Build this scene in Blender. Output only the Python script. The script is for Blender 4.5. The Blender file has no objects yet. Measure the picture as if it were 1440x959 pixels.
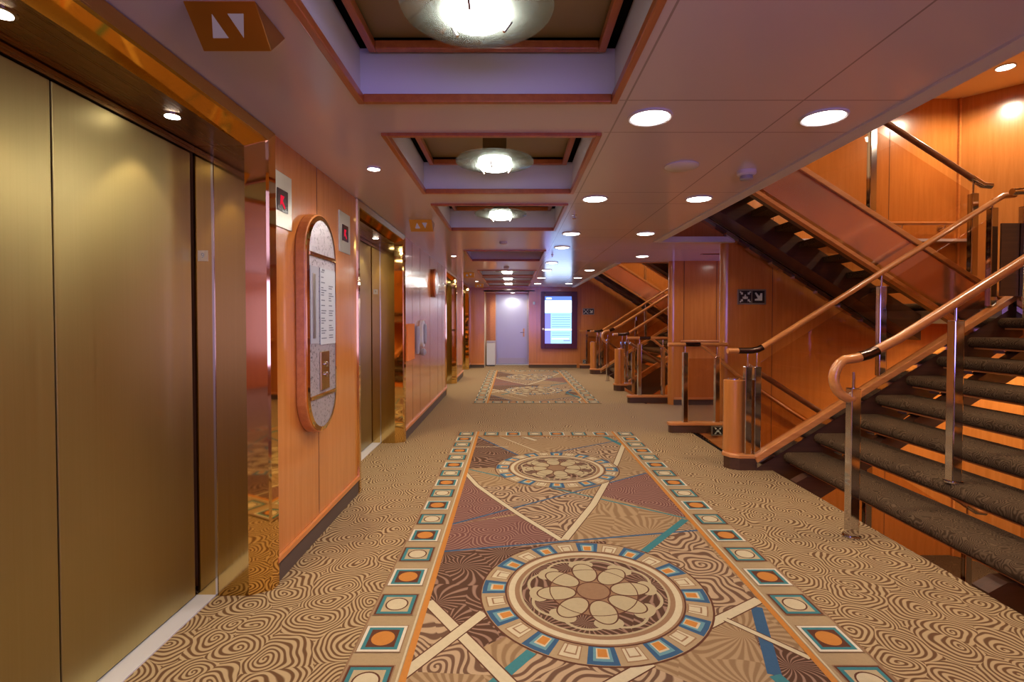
import bpy, bmesh, math, random
from mathutils import Vector, Matrix
random.seed(4)
PI = math.pi
SC = bpy.context.scene
COL = SC.collection

# ------------------------------------------------------------------ node helper
class NT:
    def __init__(s, name):
        s.m = bpy.data.materials.new(name); s.m.use_nodes = True
        s.t = s.m.node_tree; s.t.nodes.clear()
        s.out = s.n('ShaderNodeOutputMaterial')
        s._co = None
    def n(s, typ, **kw):
        nd = s.t.nodes.new(typ)
        for k, v in kw.items(): setattr(nd, k, v)
        return nd
    def link(s, a, b): s.t.links.new(a, b)
    def put(s, v, sock):
        if isinstance(v, bpy.types.NodeSocket): s.link(v, sock)
        elif v is not None:
            if sock.type == 'RGBA' and len(v) == 3: v = (*v, 1)
            sock.default_value = v
    def math(s, op, a, b=None, c=None, clamp=False):
        nd = s.n('ShaderNodeMath', operation=op, use_clamp=clamp)
        for i, v in enumerate((a, b, c)):
            if v is not None: s.put(v, nd.inputs[i])
        return nd.outputs[0]
    def vmath(s, op, a, b=None):
        nd = s.n('ShaderNodeVectorMath', operation=op)
        s.put(a, nd.inputs[0])
        if b is not None: s.put(b, nd.inputs[1])
        return nd.outputs['Value'] if op in ('LENGTH', 'DOT_PRODUCT') else nd.outputs[0]
    def co(s):
        if s._co is None: s._co = s.n('ShaderNodeTexCoord').outputs['Object']
        return s._co
    def world(s):
        return s.n('ShaderNodeNewGeometry').outputs['Position']
    def sep(s, v):
        nd = s.n('ShaderNodeSeparateXYZ'); s.put(v, nd.inputs[0]); return nd.outputs
    def comb(s, x, y, z):
        nd = s.n('ShaderNodeCombineXYZ')
        for i, v in enumerate((x, y, z)): s.put(v, nd.inputs[i])
        return nd.outputs[0]
    def noise(s, vec, scale, detail=2, rough=.5, out='Fac', dist=0.):
        nd = s.n('ShaderNodeTexNoise'); s.put(vec, nd.inputs['Vector'])
        nd.inputs['Scale'].default_value = scale; nd.inputs['Detail'].default_value = detail
        nd.inputs['Roughness'].default_value = rough; nd.inputs['Distortion'].default_value = dist
        return nd.outputs[out]
    def mix(s, f, a, b):
        nd = s.n('ShaderNodeMix', data_type='RGBA')
        s.put(f, nd.inputs[0]); s.put(a, nd.inputs[6]); s.put(b, nd.inputs[7]); return nd.outputs[2]
    def ss(s, v, lo, hi):
        nd = s.n('ShaderNodeMapRange', interpolation_type='SMOOTHSTEP')
        s.put(v, nd.inputs[0]); nd.inputs[1].default_value = lo; nd.inputs[2].default_value = hi
        return nd.outputs[0]
    def bump(s, h, strength=.2, dist=.01):
        nd = s.n('ShaderNodeBump'); nd.inputs['Strength'].default_value = strength
        nd.inputs['Distance'].default_value = dist; s.put(h, nd.inputs['Height']); return nd.outputs[0]
    def bsdf(s, color, rough=.5, metal=0., spec=.5, normal=None, coat=0., coat_rough=.1, aniso=0.):
        nd = s.n('ShaderNodeBsdfPrincipled')
        s.put(color, nd.inputs['Base Color']); s.put(rough, nd.inputs['Roughness'])
        s.put(metal, nd.inputs['Metallic']); s.put(spec, nd.inputs['Specular IOR Level'])
        if normal is not None: s.put(normal, nd.inputs['Normal'])
        nd.inputs['Coat Weight'].default_value = coat; nd.inputs['Coat Roughness'].default_value = coat_rough
        nd.inputs['Anisotropic'].default_value = aniso
        s.link(nd.outputs[0], s.out.inputs[0]); return s.m

def plain(name, color, rough=.5, metal=0., spec=.5, **k):
    return NT(name).bsdf(color, rough, metal, spec, **k)

def emit(name, color, strength):
    t = NT(name); e = t.n('ShaderNodeEmission'); t.put(color, e.inputs[0]); e.inputs[1].default_value = strength
    t.link(e.outputs[0], t.out.inputs[0]); return t.m

def wood(name, c1, c2, rough=.3, axis='z', spec=.5, coat=.3, scale=1.):
    t = NT(name); p = t.sep(t.world())
    st = {'z': (14, 14, .7), 'x': (.7, 14, 14), 'y': (14, .7, 14)}[axis]
    v = t.comb(t.math('MULTIPLY', p[0], st[0]*scale), t.math('MULTIPLY', p[1], st[1]*scale), t.math('MULTIPLY', p[2], st[2]*scale))
    f = t.noise(v, 2.2, 4, .6)
    g = t.noise(v, 14, 2, .5)
    f = t.math('ADD', t.math('MULTIPLY', f, .75), t.math('MULTIPLY', g, .25))
    return t.bsdf(t.mix(t.ss(f, .3, .7), c1, c2), rough, 0, spec, coat=coat, coat_rough=.12)

def brushed(name, c1, c2, rough=.35, axis='z'):
    t = NT(name); p = t.sep(t.world())
    k = (160, 160, 1.2) if axis == 'z' else (160, 1.2, 160)
    v = t.comb(t.math('MULTIPLY', p[0], k[0]), t.math('MULTIPLY', p[1], k[1]), t.math('MULTIPLY', p[2], k[2]))
    f = t.noise(v, 1., 3, .6)
    r = t.math('ADD', t.math('MULTIPLY', f, .10), rough - .05)
    return t.bsdf(t.mix(f, c1, c2), r, 1., .5, normal=t.bump(f, .05, .002))

def swirl_fac(t, vec, cell, period, jitter=.85, wob=.25, arms=1., fan=0.):
    """concentric spiral lines round scattered centres (the woven swirl of the carpet)"""
    nz = t.n('ShaderNodeTexNoise'); t.put(vec, nz.inputs['Vector']); nz.inputs['Scale'].default_value = 1.1/cell
    nz.inputs['Detail'].default_value = 1.
    d = t.vmath('SUBTRACT', nz.outputs['Color'], (.5, .5, .5))
    sc = t.n('ShaderNodeVectorMath', operation='SCALE'); t.put(d, sc.inputs[0]); sc.inputs['Scale'].default_value = wob*cell*1.6
    v = t.vmath('ADD', vec, sc.outputs[0])
    s2 = t.n('ShaderNodeVectorMath', operation='SCALE'); t.put(v, s2.inputs[0]); s2.inputs['Scale'].default_value = 1/cell
    vo = t.n('ShaderNodeTexVoronoi', voronoi_dimensions='2D', feature='F1')
    t.put(s2.outputs[0], vo.inputs['Vector']); vo.inputs['Scale'].default_value = 1.; vo.inputs['Randomness'].default_value = jitter
    dv = t.vmath('SUBTRACT', s2.outputs[0], vo.outputs['Position'])
    q = t.sep(dv)
    ang = t.math('ARCTAN2', q[1], q[0])
    r = t.math('SQRT', t.math('ADD', t.math('MULTIPLY', q[0], q[0]), t.math('MULTIPLY', q[1], q[1])))
    if fan: ph = t.math('ADD', t.math('MULTIPLY', r, cell*2*PI/period*.25), t.math('MULTIPLY', ang, fan))
    else: ph = t.math('ADD', t.math('MULTIPLY', r, cell*2*PI/period), t.math('MULTIPLY', ang, arms))
    return t.math('SINE', ph)

def carpet(name, dark, light, cell=.2, period=.024, lo=-.35, hi=.35, rough=.95, wob=.3, fan=0., nz_amt=.12):
    t = NT(name); v = t.world()
    f = swirl_fac(t, v, cell, period, wob=wob, fan=fan)
    pile = t.noise(v, 420, 1, .5)
    f2 = t.ss(f, lo, hi)
    col = t.mix(f2, dark, light)
    col = t.mix(t.math('MULTIPLY', pile, nz_amt*2), col, tuple(c*.45 for c in dark))
    return t.bsdf(col, rough, 0, .15, normal=t.bump(pile, .35, .004))

def glassy(name, tint=(.93, .95, .95), gloss=1.0, rough=.0, ior=1.5):
    t = NT(name)
    tr = t.n('ShaderNodeBsdfTransparent'); t.put(tint, tr.inputs[0])
    gl = t.n('ShaderNodeBsdfGlossy'); gl.inputs['Roughness'].default_value = rough; t.put((.95*gloss,)*3, gl.inputs[0])
    fr = t.n('ShaderNodeFresnel'); fr.inputs[0].default_value = ior
    mx = t.n('ShaderNodeMixShader'); bk = t.n('ShaderNodeNewGeometry').outputs['Backfacing']; t.link(t.math('MULTIPLY', fr.outputs[0], t.math('SUBTRACT', 1., bk)), mx.inputs[0]); t.link(tr.outputs[0], mx.inputs[1]); t.link(gl.outputs[0], mx.inputs[2])
    t.link(mx.outputs[0], t.out.inputs[0]); return t.m

M = {}
M['wall_wood'] = wood('wall_wood', (.46, .155, .028), (.54, .19, .04), .24, 'z', .6, .7)
M['trim_wood'] = wood('trim_wood', (.50, .165, .035), (.62, .23, .055), .35, 'y', .5, .4)
M['trim_wood_x'] = wood('trim_wood_x', (.50, .18, .05), (.64, .26, .08), .3, 'x', .5, .4)
M['coffer_wood'] = wood('coffer_wood', (.36, .09, .02), (.46, .13, .03), .35, 'y')
M['dark_wood'] = wood('dark_wood', (.05, .018, .008), (.08, .03, .012), .45, 'x')
M['dark_kick'] = plain('dark_kick', (.085, .052, .032), .8)
M['orange_card'] = plain('orange_card', (.75, .22, .05), .8, 0, .2)
M['groove'] = plain('groove', (.10, .03, .01), .8)
M['brass_door'] = brushed('brass_door', (.35, .28, .11), (.41, .33, .14), .40)
M['brass_soffit'] = brushed('brass_soffit', (.30, .18, .06), (.36, .22, .08), .28, 'y')
M['brass_mirror'] = plain('brass_mirror', (.80, .52, .17), .045, 1.)
M['brass_satin'] = brushed('brass_satin', (.62, .42, .14), (.70, .48, .18), .25, 'y')
M['bronze'] = plain('bronze', (.55, .27, .08), .28, 1.)
M['chrome'] = plain('chrome', (.62, .60, .60), .09, 1.)
M['steel'] = brushed('steel', (.46, .43, .35), (.54, .50, .42), .35)
M['sill'] = plain('sill', (.62, .60, .62), .4, .3)
M['rail_wood'] = wood('rail_wood', (.46, .16, .04), (.58, .23, .065), .28, 'x', .5, .5)
M['sleeve'] = plain('sleeve', (.12, .08, .07), .2, 1.)
M['white_paint'] = plain('white_paint', (.62, .60, .64), .5)
M['cream_wall'] = plain('cream_wall', (.70, .56, .38), .5)
M['khaki'] = plain('khaki', (.26, .18, .07), .5, .1)
M['black'] = plain('black', (.01, .01, .012), .4)
M['gap'] = plain('gap', (.004, .003, .003), .9)
def frosted_dish():
    t = NT('dish_glass'); tr = t.n('ShaderNodeBsdfTransparent'); t.put((.86, .90, .86), tr.inputs[0])
    tl = t.n('ShaderNodeBsdfTranslucent'); t.put((.7, .74, .70), tl.inputs[0])
    gl = t.n('ShaderNodeBsdfGlossy'); gl.inputs['Roughness'].default_value = .05
    m1 = t.n('ShaderNodeMixShader'); m1.inputs[0].default_value = .22; t.link(tr.outputs[0], m1.inputs[1]); t.link(tl.outputs[0], m1.inputs[2])
    m2 = t.n('ShaderNodeMixShader'); m2.inputs[0].default_value = .10; t.link(m1.outputs[0], m2.inputs[1]); t.link(gl.outputs[0], m2.inputs[2])
    t.link(m2.outputs[0], t.out.inputs[0]); return t.m
M['dish_glass'] = frosted_dish()
M['rail_glass'] = glassy('rail_glass', (.90, .82, .74), 1.0, .0, 1.5)
M['edge_glass'] = plain('edge_glass', (.35, .6, .5), .15)
M['lamp_on'] = emit('lamp_on', (1., .93, .84), 14.)
M['lamp_warm'] = emit('lamp_warm', (1., .9, .78), 11.)
M['dish_on'] = emit('dish_on', (1., .95, .9), 12.)
M['tri_lit'] = emit('tri_lit', (.52, .34, .42), .25)
M['paper'] = plain('paper', (.42, .43, .47), .5)
M['ink'] = plain('ink', (.12, .12, .16), .6)
M['red_led'] = emit('red_led', (1., .02, .06), .55)
M['led_off'] = plain('led_off', (.03, .008, .008), .2)
M['plastic_white'] = plain('plastic_white', (.68, .70, .74), .35)
M['plastic_grey'] = plain('plastic_grey', (.32, .31, .36), .4)
M['sign_black'] = plain('sign_black', (.008, .010, .010), .3)
M['sign_glow'] = plain('sign_glow', (.55, .62, .52), .5)
M['sign_frame'] = plain('sign_frame', (.25, .24, .17), .35, .6)
M['door_grey'] = brushed('door_grey', (.46, .46, .48), (.52, .52, .54), .38)
M['maroon'] = plain('maroon', (.075, .012, .03), .25)
M['tread_carpet'] = carpet('tread_carpet', (.050, .027, .012), (.125, .076, .040), .10, .012, -.9, 1.1, wob=.9)

# woven corridor carpet
M['floor_carpet'] = carpet('floor_carpet', (.115, .055, .022), (.41, .285, .150), .19, .0215, -.7, .45, wob=.35)
M['lower_carpet'] = plain('lower_carpet', (.20, .13, .075), .95)
M['rug_tan'] = carpet('rug_tan', (.22, .13, .062), (.33, .215, .11), .34, .05, -.6, .6, fan=26.)
M['rug_dark'] = carpet('rug_dark', (.075, .034, .018), (.26, .15, .10), .28, .034, .15, .95, fan=22.)
M['rug_maroon'] = carpet('rug_maroon', (.14, .055, .042), (.28, .155, .11), .24, .022, .05, .9)
M['rug_zebra'] = carpet('rug_zebra', (.12, .062, .034), (.40, .27, .155), .30, .038, -.6, .3, wob=.6)
def pile(name, c):
    t = NT(name); v = t.world(); p = t.noise(v, 420, 1, .5); q = t.noise(v, 60, 2, .5)
    col = t.mix(t.math('MULTIPLY', t.math('ADD', p, q), .22), c, tuple(x*.35 for x in c))
    return t.bsdf(col, .95, 0, .15, normal=t.bump(p, .35, .004))
M['rug_band'] = pile('rug_band', (.35, .24, .125))
M['rug_cream'] = pile('rug_cream', (.52, .42, .26))
M['rug_white'] = pile('rug_white', (.58, .51, .38))
M['rug_orange'] = pile('rug_orange', (.47, .18, .035))
M['rug_teal'] = pile('rug_teal', (.045, .17, .18))
M['rug_blue'] = pile('rug_blue', (.04, .09, .16))
M['rug_sky'] = pile('rug_sky', (.12, .24, .26))
M['rug_brown'] = pile('rug_brown', (.10, .035, .018))
M['rug_mid'] = pile('rug_mid', (.26, .145, .075))
M['rug_leaf'] = pile('rug_leaf', (.40, .31, .175))

# glossy ceiling panels with thin joints
def ceiling_mat():
    t = NT('ceiling_panel'); p = t.sep(t.world())
    def line(v, at, w=.004):
        return t.math('LESS_THAN', t.math('ABSOLUTE', t.math('SUBTRACT', v, at)), w)
    m = None
    for at in (.47, 1.2):
        l = line(p[0], at); m = l if m is None else t.math('MAXIMUM', m, l)
    right = t.math('GREATER_THAN', p[0], .44)
    for at in (.95, 2.13, 2.49, 3.65, 4.0, 5.14, 5.6, 6.6, 7.8, 8.9, 9.3, 10.4, 10.8, 11.9, 12.3, 13.4):
        m = t.math('MAXIMUM', m, t.math('MULTIPLY', line(p[1], at), right))
    col = t.mix(m, (.62, .55, .62), (.33, .28, .30))
    return t.bsdf(col, .20, 0, .55, normal=t.bump(t.noise(t.world(), 2.5, 2, .5), .04, .02), coat=.25, coat_rough=.12)
M['ceiling'] = ceiling_mat()

def speckle_mirror():
    t = NT('etched_mirror'); f = t.noise(t.world(), 55, 5, .75, dist=.6)
    g = t.ss(f, .38, .66)
    return t.bsdf(t.mix(g, (.44, .40, .43), (.53, .49, .53)), t.math('ADD', .26, t.math('MULTIPLY', g, .2)), .6, .5, normal=t.bump(f, .06, .002))
M['etched'] = speckle_mirror()

# ------------------------------------------------------------------ mesh builder
class MB:
    def __init__(s): s.v = []; s.f = []; s.mi = []; s.mats = []
    def m(s, name):
        if name not in s.mats: s.mats.append(name)
        return s.mats.index(name)
    def add(s, vs, fs, mat):
        b = len(s.v); i = s.m(mat); s.v += [tuple(v) for v in vs]
        for f in fs: s.f.append(tuple(b+k for k in f)); s.mi.append(i)
    def box(s, x0, x1, y0, y1, z0, z1, mat):
        if x0 > x1: x0, x1 = x1, x0
        if y0 > y1: y0, y1 = y1, y0
        if z0 > z1: z0, z1 = z1, z0
        vs = [(x, y, z) for x in (x0, x1) for y in (y0, y1) for z in (z0, z1)]
        s.add(vs, [(0,1,3,2),(4,6,7,5),(0,4,5,1),(2,3,7,6),(0,2,6,4),(1,5,7,3)], mat); return s
    def prism(s, poly, a, b, axis, mat):
        """extrude a 2-D polygon; axis 'x': poly=(y,z), 'y': poly=(x,z), 'z': poly=(x,y)"""
        def P(p, t):
            return {'x': (t, p[0], p[1]), 'y': (p[0], t, p[1]), 'z': (p[0], p[1], t)}[axis]
        n = len(poly)
        vs = [P(p, a) for p in poly] + [P(p, b) for p in poly]
        fs = [tuple(range(n))[::-1], tuple(range(n, 2*n))] + [(i, (i+1) % n, n+(i+1) % n, n+i) for i in range(n)]
        s.add(vs, fs, mat); return s
    def tube(s, path, r, mat, n=12, ry=None, cap=True):
        path = [Vector(p) for p in path]; ry = ry or r
        rings = []; up0 = Vector((0, 0, 1)); last = None
        for i, p in enumerate(path):
            d = (path[min(i+1, len(path)-1)] - path[max(i-1, 0)]).normalized()
            if last is None:
                u = up0 if abs(d.z) < .95 else Vector((0, 1, 0))
                sd = d.cross(u).normalized()
            else:
                sd = (last - d*last.dot(d)).normalized()
            last = sd; u = sd.cross(d).normalized()
            rings.append([p + sd*r*math.cos(2*PI*k/n) + u*ry*math.sin(2*PI*k/n) for k in range(n)])
        vs = [v for rg in rings for v in rg]; fs = []
        for i in range(len(path)-1):
            for k in range(n):
                fs.append((i*n+k, i*n+(k+1) % n, (i+1)*n+(k+1) % n, (i+1)*n+k))
        if cap: fs += [tuple(range(n))[::-1], tuple(range((len(path)-1)*n, len(path)*n))]
        s.add(vs, fs, mat); return s
    def lathe(s, prof, c, mat, n=32, axis='z'):
        """prof: (radius, height) list round an axis through c"""
        vs = []; fs = []
        for r, h in prof:
            for k in range(n):
                a = 2*PI*k/n; q = (r*math.cos(a), r*math.sin(a))
                vs.append({'z': (c[0]+q[0], c[1]+q[1], c[2]+h), 'x': (c[0]+h, c[1]+q[0], c[2]+q[1]), 'y': (c[0]+q[0], c[1]+h, c[2]+q[1])}[axis])
        for i in range(len(prof)-1):
            for k in range(n): fs.append((i*n+k, i*n+(k+1) % n, (i+1)*n+(k+1) % n, (i+1)*n+k))
        fs += [tuple(range(n)), tuple(range((len(prof)-1)*n, len(prof)*n))]
        s.add(vs, fs, mat); return s
    def poly(s, pts, z, mat):
        s.add([(p[0], p[1], z) for p in pts], [tuple(range(len(pts)))], mat); return s
    def build(s, name, parent=None, bevel=0., smooth=None, origin=None):
        me = bpy.data.meshes.new(name)
        vs = s.v
        if origin is not None: vs = [(v[0]-origin[0], v[1]-origin[1], v[2]-origin[2]) for v in vs]
        me.from_pydata(vs, [], s.f); me.update()
        for n in s.mats: me.materials.append(M[n])
        me.polygons.foreach_set('material_index', s.mi)
        bm = bmesh.new(); bm.from_mesh(me)
        bmesh.ops.recalc_face_normals(bm, faces=bm.faces); bm.to_mesh(me); bm.free()
        o = bpy.data.objects.new(name, me); COL.objects.link(o)
        if parent is not None: o.parent = parent
        elif origin is not None: o.location = origin
        if bevel:
            b = o.modifiers.new('bevel', 'BEVEL'); b.width = bevel; b.segments = 2; b.limit_method = 'ANGLE'; b.angle_limit = math.radians(50)
        if smooth is not None:
            me.polygons.foreach_set('use_smooth', [True]*len(me.polygons))
            e = o.modifiers.new('split', 'EDGE_SPLIT'); e.split_angle = math.radians(smooth)
        return o

def tag(o, label, cat, group=None):
    o['label'] = label; o['category'] = cat
    if group: o['group'] = group
    return o
def thing(name, label, cat, loc=(0, 0, 0), group=None):
    o = bpy.data.objects.new(name, None); COL.objects.link(o); o.location = loc; o.empty_display_size = .1
    return tag(o, label, cat, group)
def struct(o): o['kind'] = 'structure'; return o
def children_of(o, pool): return [c for c in pool if c.parent == o]
def dup(root, delta, label, group=None, flip=None):
    """copy a thing with its parts and their sub-parts"""
    def cp(o, par):
        c = o.copy(); COL.objects.link(c)
        if par is not None: c.parent = par
        for ch in list(o.children): cp(ch, c)
        return c
    r = cp(root, None); r.location = Vector(root.location) + Vector(delta)
    r['label'] = label
    if group: r['group'] = group
    return r
def light(kind, loc, energy, color=(1, .9, .78), size=.1, rot=(0, 0, 0), parent=None, spot=None, blend=.6, sy=None, spread=None):
    l = bpy.data.lights.new('light', kind); l.energy = energy; l.color = color
    if kind == 'AREA':
        l.size = size; l.shape = 'DISK'
        if sy: l.shape = 'RECTANGLE'; l.size_y = sy
        if spread: l.spread = spread
    else: l.shadow_soft_size = size
    if spot: l.spot_size = spot; l.spot_blend = blend
    o = bpy.data.objects.new('light', l); COL.objects.link(o); o.location = loc; o.rotation_euler = rot
    if parent is not None: o.parent = parent
    return o

# ------------------------------------------------------------------ dimensions (metres; camera stands at x=0, y=0)
H = 2.207                 # corridor ceiling
XW = -1.165               # left wall face
YE = 14.0                 # end wall
YB = -4.5                 # wall behind
XE = 1.70                 # edge of the ceiling by the stairwells
Y1, Y2 = 3.05, 10.95      # centres of the two stairwells
DW = 2.97                 # half width of a stairwell
RISE, RUN = .165, .26
X1 = 2.33                 # nosing of the first step up
XL = X1 + 8*RUN           # landing edge 4.41
ZL = 9*RISE               # landing height 1.485
XS = 2.07                 # top edge of the side flights
XC = 5.2; XR = 5.6        # landing end walls
DECK = 2*ZL

# ------------------------------------------------------------------ floor and lower deck
f = MB()
f.box(-1.6, 1.75, YB, YE+1.1, -.5, 0, 'floor_carpet')
for a, b, x in ((YB, Y1-DW, 6.0), (Y1-DW, Y1-1.52, XS), (Y1-1.52, Y1+1.52, 2.25), (Y1+1.52, Y1+DW+.02, XS), (Y1+DW+.02, Y2-DW-.02, 6.0),
                (Y2-DW-.02, Y2-1.52, XS), (Y2-1.52, Y2+1.52, 2.25), (Y2+1.52, YE, XS)):
    f.box(1.75, x, a, b, -.13, 0, 'floor_carpet')
struct(f.build('floor'))

# ------------------------------------------------------------------ rug
def clip(poly, a, b, c):
    out = []
    for i in range(len(poly)):
        p, q = poly[i], poly[(i+1) % len(poly)]
        fp = a*p[0]+b*p[1]+c; fq = a*q[0]+b*q[1]+c
        if fp >= 0: out.append(p)
        if (fp >= 0) != (fq >= 0):
            t = fp/(fp-fq); out.append((p[0]+t*(q[0]-p[0]), p[1]+t*(q[1]-p[1])))
    return out
def make_rug(name, y0, y1, meds, label, flip=False):
    r = MB(); cx = .378; hw = .765; ow = 1.005
    LV = .00008
    z0 = .006
    xi0, xi1 = cx-hw, cx+hw
    yi0, yi1 = y0+.25, y1-.25
    r.box(cx-ow, cx+ow, y0, y1, .0, z0, 'rug_band')
    z = z0+LV
    def inner(poly):
        poly = clip(poly, 1, 0, -xi0); poly = clip(poly, -1, 0, xi1) if poly else poly
        poly = clip(poly, 0, 1, -yi0) if poly else poly
        poly = clip(poly, 0, -1, yi1) if poly else poly
        return poly
    r.poly([(xi0, yi0), (xi1, yi0), (xi1, yi1), (xi0, yi1)], z, 'rug_tan')
    T = (lambda p: (p[0], y0+y1-p[1])) if flip else (lambda p: p)
    def fieldp(pts, mat, lev=2):
        q = inner([T(p) for p in pts])
        if len(q) > 2: r.poly(q, z0+LV*lev, mat)
    cnt = [4.0]
    def line(p, q, w, mat, lev=4, edge='rug_brown'):
        cnt[0] += .02; lev = cnt[0] + (.0 if edge is None else 1.5) - 1.
        p = Vector(T(p)); q = Vector(T(q)); d = (q-p).normalized(); n = Vector((-d.y, d.x))
        for ww, mm, ll in ((w+.012, edge, lev), (w, mat, lev+.01 if edge else lev)):
            if mm is None: continue
            pl = inner([tuple(p+n*ww/2), tuple(q+n*ww/2), tuple(q-n*ww/2), tuple(p-n*ww/2)])
            if len(pl) > 2: r.poly(pl, z0+LV*ll, mm)
    def arc(pts, w, mat, lev=4, edge='rug_brown'):
        for a, b in zip(pts, pts[1:]): line(a, b, w, mat, lev, edge)
    unit = 4.06
    nrep = int((y1-y0)/unit)+2
    for k in range(-1, nrep):
        # one repeat of the drawn field: measured between y = 1.85 and 5.9
        o = (y1 - 5.93) - k*unit
        S = lambda *pts: [(p[0], p[1]+o) for p in pts]
        fieldp(S((-.39, 2.31), (-.12, 2.0), (.4, 2.4), (.55, 2.98), (-.39, 2.84)), 'rug_dark')
        fieldp(S((-.39, 2.84), (.28, 2.98), (.04, 3.38), (-.385, 3.22)), 'rug_maroon')
        fieldp(S((-.39, 3.22), (.02, 3.40), (-.25, 3.97), (-.38, 4.25)), 'rug_maroon')
        fieldp(S((.30, 3.0), (.57, 3.57), (.65, 3.72), (.04, 3.40)), 'rug_zebra')
        fieldp(S((.04, 3.40), (.65, 3.72), (.35, 3.95), (-.25, 3.97)), 'rug_zebra')
        fieldp(S((.66, 3.75), (1.14, 3.33), (1.14, 4.31), (.75, 4.05)), 'rug_maroon')
        fieldp(S((.74, 2.84), (1.11, 3.29), (1.14, 2.33), (.83, 2.15), (.5, 2.4)), 'rug_zebra')
        fieldp(S((-.05, 1.84), (-.39, 1.86), (-.39, 2.30), (-.2, 2.1)), 'rug_zebra')
        fieldp(S((.95, 1.84), (1.0, 2.12), (1.14, 1.95), (1.14, 1.6), (.9, 1.6)), 'rug_dark')
        fieldp(S((-.39, 4.45), (.1, 4.5), (.06, 4.87), (-.30, 5.5), (-.39, 5.6)), 'rug_dark')
        fieldp(S((.34, 4.94), (1.14, 5.49), (1.0, 4.9), (.80, 4.4)), 'rug_zebra', 2)
        fieldp(S((0.05, 1.97), (-.05, 1.84), (.1, 1.5), (.9, 1.6), (.5, 1.9)), 'rug_zebra')
        line(*S((-.389, 3.222), (1.132, 4.313)), .018, 'rug_blue', 4, None)
        line(*S((-.389, 4.43), (1.13, 3.325)), .018, 'rug_teal', 4, None)
        line(*S((-.389, 2.841), (1.14, 3.13)), .018, 'rug_blue', 4, None)
        line(*S((1.12, 3.30), (.736, 2.841)), .045, 'rug_teal', 4, None)
        line(*S((1.10, 2.286), (.956, 1.841)), .05, 'rug_blue', 4, None)
        line(*S((.956, 1.841), (1.14, 1.2)), .05, 'rug_teal', 4, None)
        line(*S((.073, 1.973), (-.2, 1.63)), .045, 'rug_teal', 4, None)
        line(*S((-.389, 5.67), (.061, 4.875)), .02, 'rug_blue', 4, None)
        line(*S((-.145, 5.68), (.302, 4.939)), .014, 'rug_cream', 4, None)
        line(*S((-.406, 5.214), (-.043, 5.214)), .014, 'rug_cream', 4, None)
        line(*S((.336, 4.939), (1.136, 5.49)), .02, 'rug_blue', 4, None)
        line(*S((-.389, 2.33), (.25, 1.43)), .048, 'rug_cream', 4)
        line(*S((-.127, 2.24), (-.6, 1.56)), .048, 'rug_cream', 6)
        line(*S((1.14, 2.345), (.80, 2.13)), .045, 'rug_cream', 4)
        line(*S((.92, 2.19), (1.14, 1.935)), .024, 'rug_cream', 4)
        line(*S((.52, 1.91), (.1, 1.62)), .045, 'rug_cream', 4)
        arc(S((-.40, 4.32), (-.28, 3.99), (-.134, 3.71), (.042, 3.39), (.287, 2.99)), .034, 'rug_cream')
        arc(S((1.19, 5.42), (.95, 4.65), (.767, 4.123), (.566, 3.573), (.308, 3.0)), .045, 'rug_cream')
    # medallions
    def ring(c, ra, rb, lev, mat, n=72, a0=0., a1=2*PI, sx=1.):
        pts = []
        m = max(2, int(n*(a1-a0)/(2*PI)))
        for i in range(m):
            t0 = a0+(a1-a0)*i/m; t1 = a0+(a1-a0)*(i+1)/m
            q = [(c[0]+rr*math.cos(tt), c[1]+rr*math.sin(tt)) for rr, tt in ((ra, t0), (rb, t0), (rb, t1), (ra, t1))]
            r.poly(q, z0+LV*lev, mat)
    def disc(c, ra, lev, mat, rb=None, rot=0., n=40):
        rb = rb or ra
        pts = [(ra*math.cos(2*PI*i/n), rb*math.sin(2*PI*i/n)) for i in range(n)]
        pts = [(c[0]+x*math.cos(rot)-y*math.sin(rot), c[1]+x*math.sin(rot)+y*math.cos(rot)) for x, y in pts]
        r.poly(pts, z0+LV*lev, mat)
    for my in meds:
        c = (.385, my)
        disc(c, .542, 8, 'rug_brown', n=72); disc(c, .533, 9, 'rug_band', n=72)
        for k in range(24):
            a = 2*PI*(k+.5)/24 + .05; h = PI/24*.92
            col = ('rug_blue', 'rug_sky', 'rug_orange') if k % 2 else ('rug_cream', 'rug_orange', 'rug_cream')
            bd = ('rug_cream') if k % 2 else 'rug_band'
            if k % 2: ring(c, .415, .530, 10, col[0], 72, a-h, a+h)
            else: ring(c, .425, .515, 10, 'rug_mid', 72, a-h*.72, a+h*.72)
            ring(c, .425 if k % 2 else .432, .508, 11, col[1] if k % 2 else 'rug_cream', 72, a-h*.64, a+h*.64)
            ring(c, .43, .492 if k % 2 else .488, 12, 'rug_cream' if k % 2 else 'rug_mid', 72, a-h*.44, a+h*.44)
            ring(c, .433, .482 if k % 2 else .480, 13, col[2] if k % 2 else 'rug_cream', 72, a-h*.34, a+h*.34)
        disc(c, .422, 14, 'rug_brown', n=72); disc(c, .414, 15, 'rug_mid', n=72)
        disc(c, .404, 16, 'rug_cream', n=72); disc(c, .375, 17, 'rug_mid', n=72); disc(c, .352, 18, 'rug_leaf', n=72)
        disc(c, .342, 19, 'rug_dark', n=72)
        for k in range(8):      # pale outline lobes
            a = 2*PI*(k+.5)/8 + .1
            q = (c[0]+.20*math.cos(a), c[1]+.20*math.sin(a))
            ring(q, .108, .122, 20+.02*k, 'rug_leaf', 36)
            disc((c[0]+.262*math.cos(a-PI/8), c[1]+.262*math.sin(a-PI/8)), .045, 20.5, 'rug_leaf', .065, a-PI/8)
        disc(c, .213, 21, 'rug_brown'); disc(c, .207, 21.2, 'rug_mid')
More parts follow.
